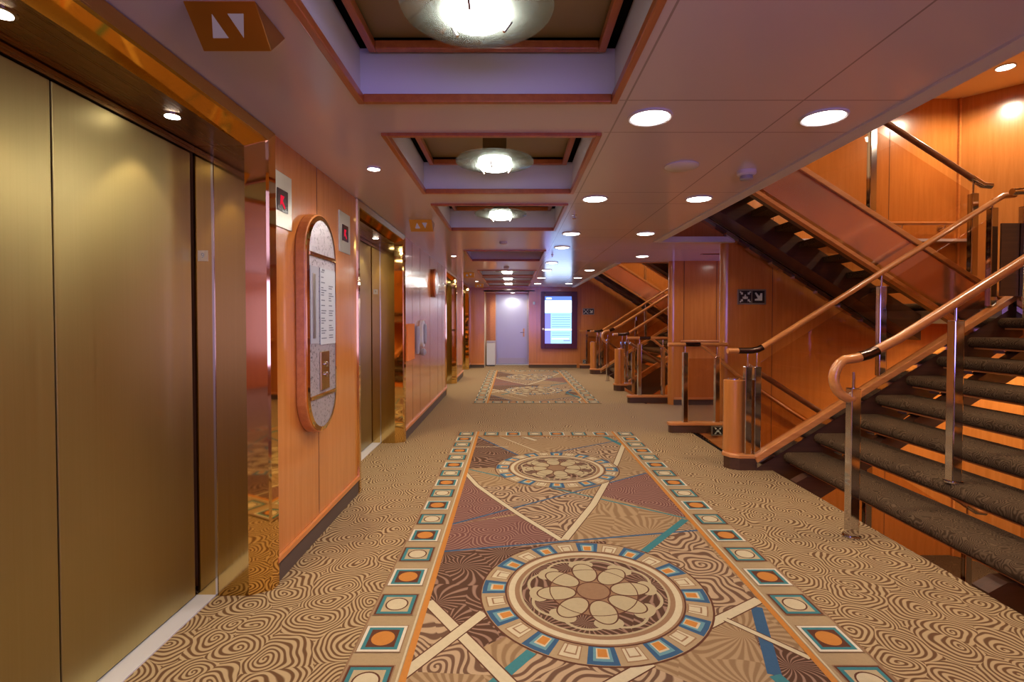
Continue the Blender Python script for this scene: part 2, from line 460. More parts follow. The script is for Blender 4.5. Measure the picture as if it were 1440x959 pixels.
        for k in range(8):
            a = 2*PI*k/8 + .1
            q = (c[0]+.178*math.cos(a), c[1]+.178*math.sin(a))
            disc(q, .096, 21.5+.02*k, 'rug_brown', .064, a); disc(q, .089, 22, 'rug_leaf', .057, a)
        ring(c, .205, .210, 24, 'rug_brown', 60)
        disc(c, .083, 25, 'rug_brown'); disc(c, .076, 26, 'rug_mid')
    # border lines
    for x0, x1, m in ((xi0-.022, xi0+.004, 'rug_orange'), (xi1-.004, xi1+.022, 'rug_orange'), (xi0-.034, xi0-.026, 'rug_cream'), (xi1+.026, xi1+.034, 'rug_cream'),
                      (cx-ow, cx-ow+.008, 'rug_mid'), (cx+ow-.008, cx+ow, 'rug_mid')):
        r.poly([(x0, y0), (x1, y0), (x1, y1), (x0, y1)], z0+LV*28, m)
    for ya, yb in ((yi0-.02, yi0), (yi1, yi1+.02)):
        r.poly([(xi0, ya), (xi1, ya), (xi1, yb), (xi0, yb)], z0+LV*28, 'rug_orange')
    # tiles
    def tile(c, kind):
        def sq(h, lev, mat): r.poly([(c[0]-h, c[1]-h), (c[0]+h, c[1]-h), (c[0]+h, c[1]+h), (c[0]-h, c[1]+h)], z0+LV*lev, mat)
        sq(.089, 29, 'rug_mid')
        if kind:
            sq(.084, 30, 'rug_white'); sq(.072, 31, 'rug_teal'); sq(.057, 32, 'rug_brown'); disc(c, .047, 33, 'rug_orange', n=24)
        else:
            sq(.084, 30, 'rug_brown'); sq(.076, 31, 'rug_teal'); sq(.060, 32, 'rug_leaf'); disc(c, .052, 33, 'rug_brown', n=24); disc(c, .045, 34, 'rug_cream', n=24)
    n = int(round((y1-y0-.25)/.2495))
    for i in range(n+1):
        y = y1-.125-i*(y1-y0-.25)/n
        for s in (-1, 1): tile((cx+s*(hw+.14)-.0, y), (i % 2 == 1) if s < 0 else (i % 2 == 1))
    m = 6
    for i in range(m):
        x = xi0+.02+ (i+.5)*(2*hw-.04)/m
        for y in (y0+.125, y1-.125): tile((x, y), i % 2 == 1)
    o = r.build(name, origin=(cx, (y0+y1)/2, 0))
    o.location.z = 0
    tag(o, label, 'carpet')
    return o
make_rug('patterned_rug', -1.07, 5.93, (.40, 2.42, 4.46), 'near patterned runner carpet with flower medallions and a border of squares, beside the nearest elevator')
make_rug('patterned_rug', 7.95, 13.2, (9.45, 11.7), 'far patterned runner carpet on the corridor floor in front of the grey door')

# ------------------------------------------------------------------ ceilings
COF = [1.56, 3.07, 4.57, 7.2, 9.83, 11.33, 12.83]
CL = .575
CX0, CX1 = -.638, .432
c = MB()
c.box(-1.6, CX0, YB, YE, H, H+.03, 'ceiling')
c.box(CX1, XE-.09, YB, YE, H, H+.03, 'ceiling')
ys = [YB] + [v for q in COF for v in (q-CL, q+CL)] + [YE]
for a, b in zip(ys[::2], ys[1::2]): c.box(CX0, CX1, a, b, H, H+.03, 'ceiling')
c.box(XE-.09, 6.0, Y1+DW-.12, Y2-DW+.12, H, H+.03, 'ceiling')
c.box(XE-.09, 6.0, YB, .08, H, H+.03, 'ceiling')
c.box(-.8, .6, YE, YE+1.1, 2.09, 2.12, 'ceiling')
struct(c.build('ceiling'))
# edge trims round the stairwell openings
t = MB()
for a, b in ((.08, Y1+DW-.12), (Y2-DW+.12, YE)):
    t.box(XE-.09, XE, a, b, H-.012, H+.05, 'white_paint')
    t.box(XE-.004, XE, a, b, H+.05, 2.85, 'wall_wood')
struct(t.build('trim_1', bevel=.004))
t = MB()
t.box(XE-.02, 2.55, Y1+DW-.15, Y1+DW-.09, H-.012, H+.05, 'white_paint')
t.box(XE, 2.50, Y1+DW-.10, Y1+DW-.04, H+.05, DECK-.1, 'wall_wood')
t.box(XE, 2.50, Y2-DW+.08, Y2-DW+.12, H-.01, DECK-.1, 'wall_wood')
struct(t.build('trim_2'))
# upper deck slab above the corridor
u = MB()
u.box(-1.6, XE-.005, YB, YE+1.1, 2.62, 2.66, 'gap')
for a, b, x in ((Y1-DW, Y1-1.52, XS), (Y1-1.52, Y1+1.52, 2.25), (Y1+1.52, Y1+DW+.02, XS), (Y1+DW+.02, Y2-DW-.02, 6.0),
                (Y2-DW-.02, Y2-1.52, XS), (Y2-1.52, Y2+1.52, 2.25), (Y2+1.52, YE, XS)):
    u.box(XE-.3, x, a, b, DECK-.12, DECK, 'wall_wood')
struct(u.build('ceiling_upper_deck'))
# roof over the stairwells
u = MB()
for yc in (Y1, Y2):
    a, b = yc-DW, min(yc+DW+.05, YE)
    u.box(4.05, 6.0, a, b, 3.88, 3.95, 'cream_wall')
    u.box(-.2, 6.0, a, b, 5.15, 5.2, 'cream_wall')
struct(u.build('ceiling_stairwell'))

# ------------------------------------------------------------------ walls
ELEV = [1.66, 4.66, 9.74, 12.74]
EW = .84                                     # half width of the outer frame
w = MB()
segs = []; prev = YB
for e in ELEV: segs.append((prev, e-EW+.02)); prev = e+EW-.02
segs.append((prev, YE))
for a, b in segs: w.box(-1.62, XW, a, b, 0.0, H+.03, 'wall_wood')
gr = [3.06, 5.95, 6.44, 7.2, 7.96, 8.45, 11.24, 13.75, -.6, .2]
for g in gr: w.box(XW-.01, XW+.0012, g-.003, g+.003, .14, H, 'groove')
w.box(XW-.02, XW+.004, YB, .8, H-.012, H, 'groove')
struct(w.build('wall_left'))
bb = MB()
for a, b in segs:
    bb.box(XW, XW+.018, a+.01, b-.01, .105, .135, 'trim_wood')
    bb.box(XW, XW+.006, a+.01, b-.01, 0, .105, 'dark_kick')
struct(bb.build('baseboard_left', bevel=.003))

w = MB()
DX0, DX1 = -.78, .44                          # recess of the grey door
w.box(-1.62, DX0, YE, YE+.1, 0, H+.03, 'wall_wood')
w.box(DX1, 1.75, YE, YE+.1, 0, H+.03, 'wall_wood')
w.box(1.75, XR+.4, YE, YE+.1, -DECK, 5.2, 'wall_wood')
w.box(DX0, DX1, YE, YE+.1, 2.09, H+.03, 'wall_wood')
w.box(DX0-.1, DX0, YE+.1, YE+1.1, 0, 2.12, 'cream_wall')
w.box(DX1, DX1+.1, YE+.1, YE+1.1, 0, 2.12, 'wall_wood')
w.box(DX0-.1, -.50, YE+1.0, YE+1.1, 0, 2.12, 'trim_wood')
w.box(.455, DX1+.1, YE+1.0, YE+1.1, 0, 2.12, 'wall_wood')
w.box(-.5, .455, YE+1.0, YE+1.1, 2.05, 2.12, 'wall_wood')
w.box(-.66, -.50, YE+.9, YE+1.0, 0, 2.09, 'trim_wood')
for g in (.66, 1.86): w.box(g-.003, g+.003, YE-.0015, YE, .13, H, 'groove')
struct(w.build('wall_end'))
bb = MB()
for a, b in ((-1.165, DX0), (DX1, 1.75)):
    bb.box(a, b, YE-.018, YE, .085, .115, 'trim_wood_x'); bb.box(a, b, YE-.006, YE, 0, .085, 'dark_kick')
struct(bb.build('baseboard_end'))

# wall behind the camera with an opening for a glowing pane, and the near right side
w = MB()
w.box(-1.62, -.9, YB-.1, YB, 0, H+.03, 'wall_wood'); w.box(2.7, 6.0, YB-.1, YB, 0, H+.03, 'wall_wood')
w.box(-.9, 2.7, YB-.1, YB, 0, .5, 'wall_wood'); w.box(-.9, 2.7, YB-.1, YB, 2.0, H+.03, 'wall_wood')
struct(w.build('wall_back'))
w = MB()
w.box(2.5, XR+.4, -.05, .08, -DECK, 5.2, 'wall_wood'); w.box(6.0, 6.1, YB, .08, 0, .4, 'wall_wood'); w.box(6.0, 6.1, YB, .08, 2.05, H, 'wall_wood')
w.box(1.75, 2.5, -.02, .08, DECK-.12, 5.2, 'wall_wood')
struct(w.build('wall_near'))

# stairwell walls. wall_right_n: far wall of stairwell 1, near wall of stairwell 2, angled end walls
def rounded_end(b, x, y0, y1, z0, z1, mat):
    r = (y1-y0)/2; n = 10
    pts = [(x, y1)] + [(x-r*math.sin(PI*i/n), (y0+y1)/2 + r*math.cos(PI*i/n)) for i in range(n+1)] + [(x, y0)]
    b.prism(pts[1:-1], z0, z1, 'z', mat)
w = MB(); ya = Y1+DW
w.box(2.53, XR+.4, ya, ya+.14, 0, H+.03, 'wall_wood')
w.box(1.75, XC+.2, ya, ya+.14, -DECK, -.13, 'wall_wood')
w.box(2.50, XC+.6, ya, ya+.14, -.13, .0, 'wall_wood')
w.box(2.50, XC+.6, ya, ya+.14, H, 5.2, 'wall_wood'); w.box(-.2, 2.5, ya, ya+.14, DECK, 5.2, 'cream_wall')
rounded_end(w, 2.53, ya, ya+.14, 0, H+.03, 'wall_wood')
for g in (3.05, 4.4): w.box(g-.003, g+.003, ya-.0015, ya, -DECK, 3.88, 'groove')
struct(w.build('wall_right_near', smooth=40))
w = MB(); yb = Y2-DW
w.box(2.47, XR+.4, yb-.14, yb, 0, H+.03, 'wall_wood')
w.box(1.75, XR+.4, yb-.14, yb, -DECK, -.13, 'wall_wood'); w.box(2.47, XR+.4, yb-.14, yb, H, 5.2, 'wall_wood')
rounded_end(w, 2.47, yb-.14, yb, 0, H+.03, 'wall_wood')
for g in (2.62, 3.12, 3.7): w.box(g-.004, g+.004, yb-.1425, yb-.14, .1, H, 'groove')
struct(w.build('wall_right_far', smooth=40))
bb = MB()
bb.box(2.47, 6.0, yb-.165, yb-.14, .085, .115, 'trim_wood_x'); bb.box(2.47, 6.0, yb-.15, yb-.14, 0, .085, 'dark_kick')
struct(bb.build('baseboard_right'))
w = MB()
for yc in (Y1, Y2):
    a, b = yc-DW, min(yc+DW, YE)
    w.prism([(XC, b), (XR, b-.42), (XR, a+.42), (XC, a), (XC+.9, a), (XC+.9, b)], -DECK, 5.2, 'z', 'wall_wood')
    w.box(XC-.012, XC+.012, b-.03, b, -DECK, 3.88, 'trim_wood')
    w.prism([(XR-.006, b-1.1), (XR, b-1.1), (XR, b-.6), (XR-.006, b-.6)], -DECK, 3.88, 'z', 'trim_wood')
    w.box(1.75, 1.8, a, b, -DECK, -.5, 'wall_wood')
struct(w.build('wall_stairwell_end'))
w = MB()
w.box(6.0, 6.1, Y1+DW+.14, Y2-DW-.14, 0, .35, 'wall_wood'); w.box(6.0, 6.1, Y1+DW+.14, Y2-DW-.14, 2.0, H, 'wall_wood')
struct(w.build('wall_passage'))
u = MB()
for yc in (Y1, Y2):
    a, b = yc-DW, min(yc+DW, YE)
    u.box(-.5, XC+.6, a, b, -DECK-.1, -DECK, 'lower_carpet')
struct(u.build('floor_lower_deck'))

# unseen glowing panes: bluish source behind the camera, two more added for violet tint
M['violet_glow'] = emit('violet_glow', (.32, .27, 1.), 6.)
M['violet_glow_side'] = emit('violet_glow_side', (.36, .30, 1.), 9.)  # stronger glow for the added pane at the near right
for i, (box, fr) in enumerate((((-.9, 2.7, YB-.06, YB-.05, .5, 2.0), 'y'), ((6.05, 6.06, Y1+DW+.14, Y2-DW-.14, .35, 2.0), 'x'), ((6.05, 6.06, YB, .0, .4, 2.05), 'x'))):
    g = MB(); g.box(*box, 'violet_glow_side' if i == 2 else 'violet_glow')
    if fr == 'y':
        for x in (-.9, .3, 1.5, 2.66): g.box(x, x+.04, YB-.05, YB+.01, .5, 2.0, 'trim_wood')
    else:
        for y in (box[2], (box[2]+box[3])/2, box[3]-.04): g.box(6.0, 6.05, y, y+.04, box[4], box[5], 'trim_wood')
    struct(g.build('glow_pane_%d' % (i+1)))

# landings
l = MB()
for yc in (Y1, Y2):
    a, b = yc-DW, min(yc+DW, YE)
    for z in (ZL, ZL-DECK):
        pl = [(XL, a), (XC, a), (XR, a+.42), (XR, b-.42), (XC, b), (XL, b)]
        l.prism(pl, z-.03, z, 'z', 'tread_carpet'); l.prism([(x+(.01 if x == XL else 0), y) for x, y in pl], z-.22, z-.03, 'z', 'cream_wall')
        l.tube([(XL, a, z-.04), (XL, b, z-.04)], .04, 'tread_carpet', 12)
struct(l.build('floor_landing', smooth=40))

# ------------------------------------------------------------------ stairs
def nose_profile(x, z, depth, th, s=1):
    """tread profile with a rounded carpeted nose; s=+1 rises towards +x (nose on the -x side)"""
    r = th/2; pts = []
    for i in range(9):
        a = PI/2 + PI*i/8
        pts.append((x + s*(r + r*math.cos(a)), z - r + r*math.sin(a)))
    pts += [(x+s*depth, z-th), (x+s*depth, z)]
    return pts
def central_flight(yc, zb, label, grp):
    t = thing('staircase_flight', label, 'stairs', (X1, yc, zb), grp)
    o = (X1, yc, zb)
    for i in range(8):
        m = MB(); m.prism(nose_profile(X1+i*RUN, zb+RISE*(i+1), .33, .085), yc-1.33, yc+1.33, 'y', 'tread_carpet')
        m.box(X1+i*RUN+.05, X1+i*RUN+.32, yc-1.32, yc+1.32, zb+RISE*(i+1)-.10, zb+RISE*(i+1)-.083, 'trim_wood')
        m.build('tread', t, smooth=35, origin=o)
    for s in (-1, 1):
        y = yc+(1.05 if s > 0 else -.60)
        m = MB(); sl = RISE/RUN
        xa, xb = X1+.12, XL
        za = zb+RISE-.10
        m.prism([(xa-.19, za-.20), (xa-.02, za-.20), (xb, za+(xb-xa)*sl-.20), (xb, za+(xb-xa)*sl-.01), (xa+.05, za-.01), (xa-.10, za-.01), (xa-.19, za-.06)], y-.045, y+.045, 'y', 'dark_wood')
        m.build('support_beam', t, origin=o)
        for i in range(8):
            m = MB(); m.box(X1+i*RUN+.07, X1+i*RUN+.16, y+s*.065-.05, y+s*.065+.05, zb+RISE*(i+1)-.125, zb+RISE*(i+1)-.10, 'chrome')
            m.build('bracket', t, origin=o)
        # outer stringer: chrome strip with wooden capping, dark inner side
        y = yc+s*1.38
        m = MB()
        z_at = lambda x, d: zb + RISE + (x-X1)*sl + d
        xa, xb = 2.11, XL-.02
        m.prism([(xa, zb+.0), (xa, z_at(xa, .04)), (xb, z_at(xb, .04)), (xb, z_at(xb, -.30)), (X1+.25, zb-.12), (xa+.1, zb-.12)], y-.025, y+.025, 'y', 'dark_wood')
        m.build('stringer', t, origin=o)
        m = MB()
        m.prism([(xa, z_at(xa, .0)), (xa, z_at(xa, .045)), (xb, z_at(xb, .045)), (xb, z_at(xb, .0))], y-.034, y+.034, 'y', 'chrome')
        m.build('metal_strip', t, origin=o)
        m = MB()
        m.prism([(xa, z_at(xa, .045)), (xa-.02, z_at(xa, .1)), (xb, z_at(xb, .1)), (xb+.14, z_at(xb, .1)), (xb+.14, z_at(xb, .045)), (xb, z_at(xb, .045))], y-.045, y+.045, 'y', 'trim_wood_x')
        m.build('capping', t, bevel=.006, origin=o)
    return t
def side_flight(yc, s, zb, label, grp):
    """from the landing at zb up towards -x to zb+ZL, at side s of the stairwell"""
    y0, y1 = yc+s*1.60, yc+s*(DW-.14)
    o = (XS, (y0+y1)/2, zb)
    t = thing('staircase_flight', label, 'stairs', o, grp)
    xf = XS + 8*RUN
    for i in range(8):
        x = xf - i*RUN; z = zb+RISE*(i+1)
        m = MB(); m.prism(nose_profile(x, z, .29, .058, -1), min(y0, y1), max(y0, y1), 'y', 'tread_carpet')
        m.build('tread', t, smooth=35, origin=o)
    sl = -RISE/RUN
    z_at = lambda x, d: zb + RISE + (x-xf)*sl + d
    xa, xb = XS-.02, XL
    ym = (y0+y1)/2
    for k0, k1 in ((.02, .20), (.88, 1.19)):
        m = MB()
        m.prism([(xa, z_at(xa, -.13)), (xb, z_at(xb, -.13)), (xb, z_at(xb, -.40)), (xa, z_at(xa, -.40))], *sorted((y0+s*k0, y0+s*k1)), 'y', 'dark_wood')
        m.build('support_beam', t, origin=o)
    for yy, nm in ((y0, 'near'), (y1, 'wall')):
        m = MB()
        m.prism([(xa, z_at(xa, .0)), (xb, z_at(xb, .0)), (xb, z_at(xb, -.42)), (xa, z_at(xa, -.42))], yy-.02, yy+.02, 'y', 'copper_panel' if nm == 'near' else 'dark_wood')
        m.build('stringer', t, origin=o)
        m = MB()
        m.prism([(xa, z_at(xa, -.42)), (xb, z_at(xb, -.42)), (xb, z_at(xb, -.455)), (xa, z_at(xa, -.455))], yy-.035, yy+.035, 'y', 'trim_wood_x' if nm == 'near' else 'dark_wood')
        m.prism([(xa, z_at(xa, -.385)), (xb, z_at(xb, -.385)), (xb, z_at(xb, -.42)), (xa, z_at(xa, -.42))], yy-.028, yy+.028, 'y', 'chrome')
        m.build('edge_strip', t, origin=o)
    m = MB()
    m.prism([(xa, z_at(xa, .0)), (xa, z_at(xa, .055)), (xb, z_at(xb, .055)), (xb, z_at(xb, .0))], y0-.04, y0+.04, 'y', 'trim_wood_x')
    m.build('capping', t, bevel=.006, origin=o)
    for i in range(8):
        x = xf - i*RUN
        yy = y1
        m = MB(); m.prism([(x-.17, z_at(x-.17, -.44)), (x-.03, z_at(x-.03, -.44)), (x-.03, z_at(x-.03, -.475)), (x-.17, z_at(x-.17, -.475))], *sorted((yy-s*.06, yy+s*.03)), 'y', 'chrome')
        m.build('bracket', t, origin=o)
    return t
M['copper_panel'] = plain('copper_panel', (.78, .46, .33), .13, .8)

def slope_pts(xa, xb, zf, n=8):
    return [(xa+(xb-xa)*i/n, zf(xa+(xb-xa)*i/n)) for i in range(n+1)]
def post(mb, x, y, z0, z1, a=.028):
    mb.box(x-a, x+a, y-a, y+a, z0, z1, 'chrome')
def add_post(t, o, x, y, z0, z1, zr, foot=True):
    m = MB(); m.box(x-.029, x+.029, y-.029, y+.029, z0, z1, 'chrome')
    p = m.build('post', t, bevel=.005, origin=o)
    if foot:
        m = MB(); m.lathe([(.05, 0), (.05, .008), (.02, .012)], (x, y, z0), 'chrome', 20); q = m.build('base_plate', p, origin=o, smooth=40)
    m = MB(); m.tube([(x, y, z1), (x, y, zr)], .008, 'chrome', 10); m.build('bracket', p, origin=o, smooth=40)
def glass(t, o, x0, x1, y, zb, zt, th=.006):
    m = MB(); m.prism([(x0, zb(x0)), (x1, zb(x1)), (x1, zt(x1)), (x0, zt(x0))], y-th, y+th, 'y', 'rail_glass')
    m.build('glass_panel', t, origin=o)

SL = RISE/RUN
def up_balustrade(yc, s, label, grp):
    """side balustrade of the central flight with its newel column at the corridor"""
    y = yc+s*1.40
    o = (2.05, y, 0)
    t = thing('stair_balustrade', label, 'balustrade', o, grp)
    nz = lambda x: RISE+(x-X1)*SL
    # plinth
    yy = y+s*.10
    pl = [(1.86, yy-s*.02), (1.90, yy+s*.06), (1.98, yy+s*.10), (2.10, yy+s*.08), (2.22, y+s*.035), (2.22, y-s*.045), (1.96, y-s*.045), (1.89, y-.0)]
    m = MB(); m.prism(pl, .10, .135, 'z', 'trim_wood_x'); m.build('plinth_cap', t, bevel=.008, origin=o)
    m = MB(); m.prism([(2.03+(p[0]-2.03)*.93, y+(p[1]-y)*.9) for p in pl], 0, .10, 'z', 'dark_wood')
    m.build('plinth', t, origin=o)
    m = MB(); m.lathe([(.088, .135), (.088, .77), (.08, .775)], (1.97, yy, 0), 'wall_wood', 32)
    cpart = m.build('newel_column', t, smooth=40, origin=o)
    m = MB(); m.lathe([(.05, .775), (.05, .79)], (1.97, yy, 0), 'chrome', 20); m.build('cap', cpart, smooth=40, origin=o)
    rz = lambda x: nz(x)+1.0
    add_post(t, o, 2.045, y, .135, .90, 1.03, False)
    add_post(t, o, 2.125, y, .135, .90, 1.03, False)
    add_post(t, o, 3.20, y, nz(3.20)+.10, nz(3.2)+.88, rz(3.2)-.02, False)
    add_post(t, o, 4.15, y, nz(4.15)+.1, 2.27, 2.35, False)
    zt = lambda x: min(nz(x)+.90, 2.22) if x > 2.3 else max(nz(x)+.90, .88)
    zb = lambda x: nz(x)+.11
    glass(t, o, 2.16, 3.16, y, zb, lambda x: nz(x)+.88); glass(t, o, 3.24, 4.11, y, zb, lambda x: nz(x)+.88)
    m = MB()
    pts = [(1.87, y, 1.035), (2.08, y, 1.035), (2.13, y, 1.045), (2.19, y, rz(2.19))] + [(x, y, rz(x)) for x in (2.4, 3.2, 4.0, 4.17)] + [(4.24, y, 2.375), (4.34, y, 2.385)]
    m.tube(pts, .030, 'rail_wood', 14, .024)
    h = m.build('handrail', t, smooth=50, origin=o)
    m = MB(); m.tube([(1.96, y, 1.035), (2.08, y, 1.035), (2.13, y, 1.045), (2.17, y, rz(2.17))], .033, 'sleeve', 14, .027)
    m.build('sleeve', h, smooth=50, origin=o)
    return t
def centre_rail(yc, label):
    o = (2.03, yc, 0)
    t = thing('stair_handrail', label, 'handrail', o, 'centre handrails of the wide flights')
    nz = lambda x: RISE+(x-X1)*SL
    rz = lambda x: nz(x)+1.045
    add_post(t, o, 2.035, yc, 0, .895, .99)
    add_post(t, o, 2.64, yc, 2*RISE, 1.30, rz(2.64)-.01)
    add_post(t, o, 3.42, yc, 5*RISE, rz(3.42)-.12, rz(3.42)-.01)
    add_post(t, o, 4.19, yc, 8*RISE, rz(4.19)-.12, rz(4.19)-.01)
    m = MB(); pts = []
    cx, cz, r = 2.035, .955, .125
    for i in range(12):
        a = PI*1.55 - (PI*1.55-PI*.66)*i/11
        pts.append((cx + r*math.cos(a)*.95, yc, cz + r*math.sin(a)))
    pts = [(2.03, yc, .845)] + pts[1:]
    pts += [(2.05, yc, 1.075), (2.12, yc, rz(2.12)+.02), (2.3, yc, rz(2.3))] + [(x, yc, rz(x)) for x in (2.8, 3.4, 4.0, 4.2)] + [(4.3, yc, rz(4.3)-.03), (4.45, yc, rz(4.3)+.0)]
    m.tube(pts, .032, 'rail_wood', 14, .027)
    h = m.build('handrail', t, smooth=50, origin=o)
    m = MB(); m.tube([(2.07, yc, 1.083), (2.12, yc, rz(2.12)+.02), (2.17, yc, rz(2.17)+.012)], .035, 'sleeve', 14, .030); m.build('sleeve', h, smooth=50, origin=o)
    return t
def side_balustrade(yc, s, zb, label, grp):
    y = yc+s*1.60; xf = XS+8*RUN
    o = (XS, y, zb)
    t = thing('stair_balustrade', label, 'balustrade', o, grp)
    nz = lambda x: zb+RISE-(x-xf)*SL
    rz = lambda x: nz(x)+.93
    for x in (2.20, 3.24, 4.16): add_post(t, o, x, y, nz(x)+.055, nz(x)+.80, rz(x)-.02, False)
    glass(t, o, 2.24, 3.20, y, lambda x: nz(x)+.06, lambda x: nz(x)+.80)
    glass(t, o, 3.28, 4.12, y, lambda x: nz(x)+.06, lambda x: nz(x)+.80)
    m = MB(); m.tube([(x, y, rz(x)) for x in (2.14, 2.6, 3.2, 3.8, 4.14)] + [(4.24, y, rz(4.24)+.0), (4.32, y, rz(4.24)-.01)], .028, 'rail_wood_dark', 14, .024)
    h = m.build('handrail', t, smooth=50, origin=o)
    m = MB(); m.tube([(4.14, y, rz(4.14)), (4.24, y, rz(4.24)), (4.32, y, rz(4.24)-.01)], .031, 'chrome', 14, .027); m.build('sleeve', h, smooth=50, origin=o)
    return t
M['rail_wood_dark'] = wood('rail_wood_dark', (.22, .08, .03), (.32, .12, .045), .3, 'x', .5, .5)
def wall_rail(name_label, pts, out, grp):
    """wooden rail on brackets; out = direction from rail to wall"""
    o = pts[0]; t = thing('wall_handrail', name_label, 'handrail', o, grp)
    m = MB(); m.tube(pts, .024, 'rail_wood', 12, .02); m.build('rail', t, smooth=50, origin=o)
    for k in (.12, .5, .88):
        i = k*(len(pts)-1); a = int(i); f_ = i-a; b = min(a+1, len(pts)-1)
        p = Vector(pts[a]).lerp(Vector(pts[b]), f_); q = p+Vector(out)
        m = MB(); m.tube([p, p+Vector((0, 0, -.05)), q+Vector((0, 0, -.05))], .008, 'chrome', 10)
        m.lathe([(.028, -.008), (.028, .008)], tuple(q+Vector((0, -.01 if out[1] > 0 else .01, -.05))), 'chrome', 18, 'y')
        m.build('bracket', t, smooth=50, origin=o)
    return t
def guard(yc, s, label, grp):
    """low guard rail on a wooden kerb along the side wall of the well"""
    y = yc+s*(DW-.09); xe = 2.50
    o = (1.8, y, 0); t = thing('guard_rail', label, 'railing', o, grp)
    r = .05
    pl = [(1.80, y-.03), (1.83, y-.055), (xe, y-.055), (xe, y+.055), (1.83, y+.055), (1.80, y+.03)]
    m = MB(); m.prism(pl, .085, .12, 'z', 'trim_wood_x'); m.build('kerb_cap', t, bevel=.008, origin=o)
    m = MB(); m.prism([(p[0]+.015, y+(p[1]-y)*.85) for p in pl], 0, .085, 'z', 'dark_wood'); m.build('kerb', t, origin=o)
    add_post(t, o, 2.0, y, .12, .93, 1.01, False); add_post(t, o, 2.37, y, .12, .88, .99, False)
    m = MB(); m.box(2.035, 2.335, y-.005, y+.005, .13, .86, 'rail_glass'); m.build('glass_panel', t, origin=o)
    m = MB(); m.tube([(1.80, y, 1.02), (2.16, y, 1.02), (2.49, y, 1.02)], .026, 'rail_wood', 14, .022)
    h = m.build('handrail', t, smooth=50, origin=o)
    m = MB(); nzd = lambda x: -ZL+RISE-(x-(XS+8*RUN))*SL
    m.tube([(2.15, y, 1.018), (2.22, y, .99), (2.30, y, .925), (2.62, y, .655), (3.2, y, nzd(3.2)+.98), (4.15, y, nzd(4.15)+.98)], .024, 'rail_wood', 14, .02); m.build('sloping_rail', t, smooth=50, origin=o)
    m = MB(); m.tube([(2.0, y, 1.02), (2.17, y, 1.02)], .029, 'sleeve', 14, .025); m.build('sleeve', h, smooth=50, origin=o)
    # descending skirt of the side flight below the kerb
    m = MB(); m.prism([(2.10, .085), (2.50, .085), (2.50, -.24), (2.15, .0)], y-s*.02-.01, y-s*.02+.01, 'y', 'trim_wood_x')
    m.prism([(2.10, .0), (2.50, -.24), (2.50, -.32), (2.06, -.03)], y-s*.025-.012, y-s*.025+.012, 'y', 'gap')
    m.build('skirt_board', t, origin=o)
    return t

GF = 'staircase flights'; 
for wi, (yc, wname) in enumerate(((Y1, 'nearer stairwell'), (Y2, 'farther stairwell'))):
    central_flight(yc, 0, 'wide open-riser flight with dark brown treads rising from the corridor, %s' % wname, GF)
    central_flight(yc, -DECK, 'wide flight deep below, seen through the open treads of the %s' % wname, GF)
    sides = (1,) if wi == 0 else (-1, 1)
    for s in sides:
        where = 'far side' if s > 0 else 'near side'
        a = side_flight(yc, s, ZL, 'narrow dark flight climbing overhead on the %s of the %s' % (where, wname), GF)
        b = dup(a, (0, 0, -DECK), 'narrow flight going down below the floor on the %s of the %s' % (where, wname))
        a = side_balustrade(yc, s, ZL, 'glass balustrade with dark rail along the overhead flight, %s of the %s' % (where, wname), 'stair balustrades')
        b = dup(a, (0, 0, -DECK), 'glass balustrade along the descending flight, %s of the %s' % (where, wname))
        up_balustrade(yc, s, 'glass balustrade with round wooden newel column, %s of the %s' % (where, wname), 'stair balustrades')
        guard(yc, s, 'chrome-post guard rail on a wooden kerb at the %s edge of the %s' % ('far' if s > 0 else 'near', wname), 'kerb guard rails')
    centre_rail(yc, 'wooden centre handrail with curled end on chrome posts in the %s' % wname)
    # wall rails of the descending side flight and on the landing
    b = yc+DW
    if wi == 0:
        wall_rail('wooden handrail on chrome brackets along the far wall of the nearer upper landing', [(3.9, b-.08, 2.42), (4.5, b-.08, 2.42), (5.15, b-.08, 2.42)], (0, .08, 0), 'wall handrails')
# landing newel of the nearer stairwell: chrome post with short dark panel
o = (4.30, 4.37, ZL); t = thing('landing_newel', 'chrome newel post and dark smoked panel at the top of the nearer wide flight', 'newel post', o)
m = MB(); m.box(4.285, 4.345, 4.30, 4.36, ZL-.25, 2.26, 'chrome'); p = m.build('post', t, bevel=.005, origin=o)
m = MB(); m.tube([(4.315, 4.33, 2.26), (4.315, 4.33, 2.37)], .010, 'chrome', 10); m.build('stem', p, smooth=50, origin=o)
m = MB(); m.tube([(4.22, 4.35, 2.385), (4.30, 4.34, 2.39), (4.42, 4.33, 2.385), (4.50, 4.36, 2.38)], .034, 'chrome', 14, .030); m.build('rail_end', t, smooth=50, origin=o)
m = MB(); m.box(4.13, 4.28, 4.34, 4.355, ZL+.02, 2.12, 'maroon_glass' if False else 'dark_wood'); m.build('panel', t, origin=o)

# horizontal rail on the wall between the stairwells
wall_rail('wooden dado rail on the orange wall between the two stairwells', [(2.56, yb-.14-.05, .98), (3.4, yb-.14-.05, .98), (4.6, yb-.14-.05, .98)], (0, .05, 0), 'wall handrails')

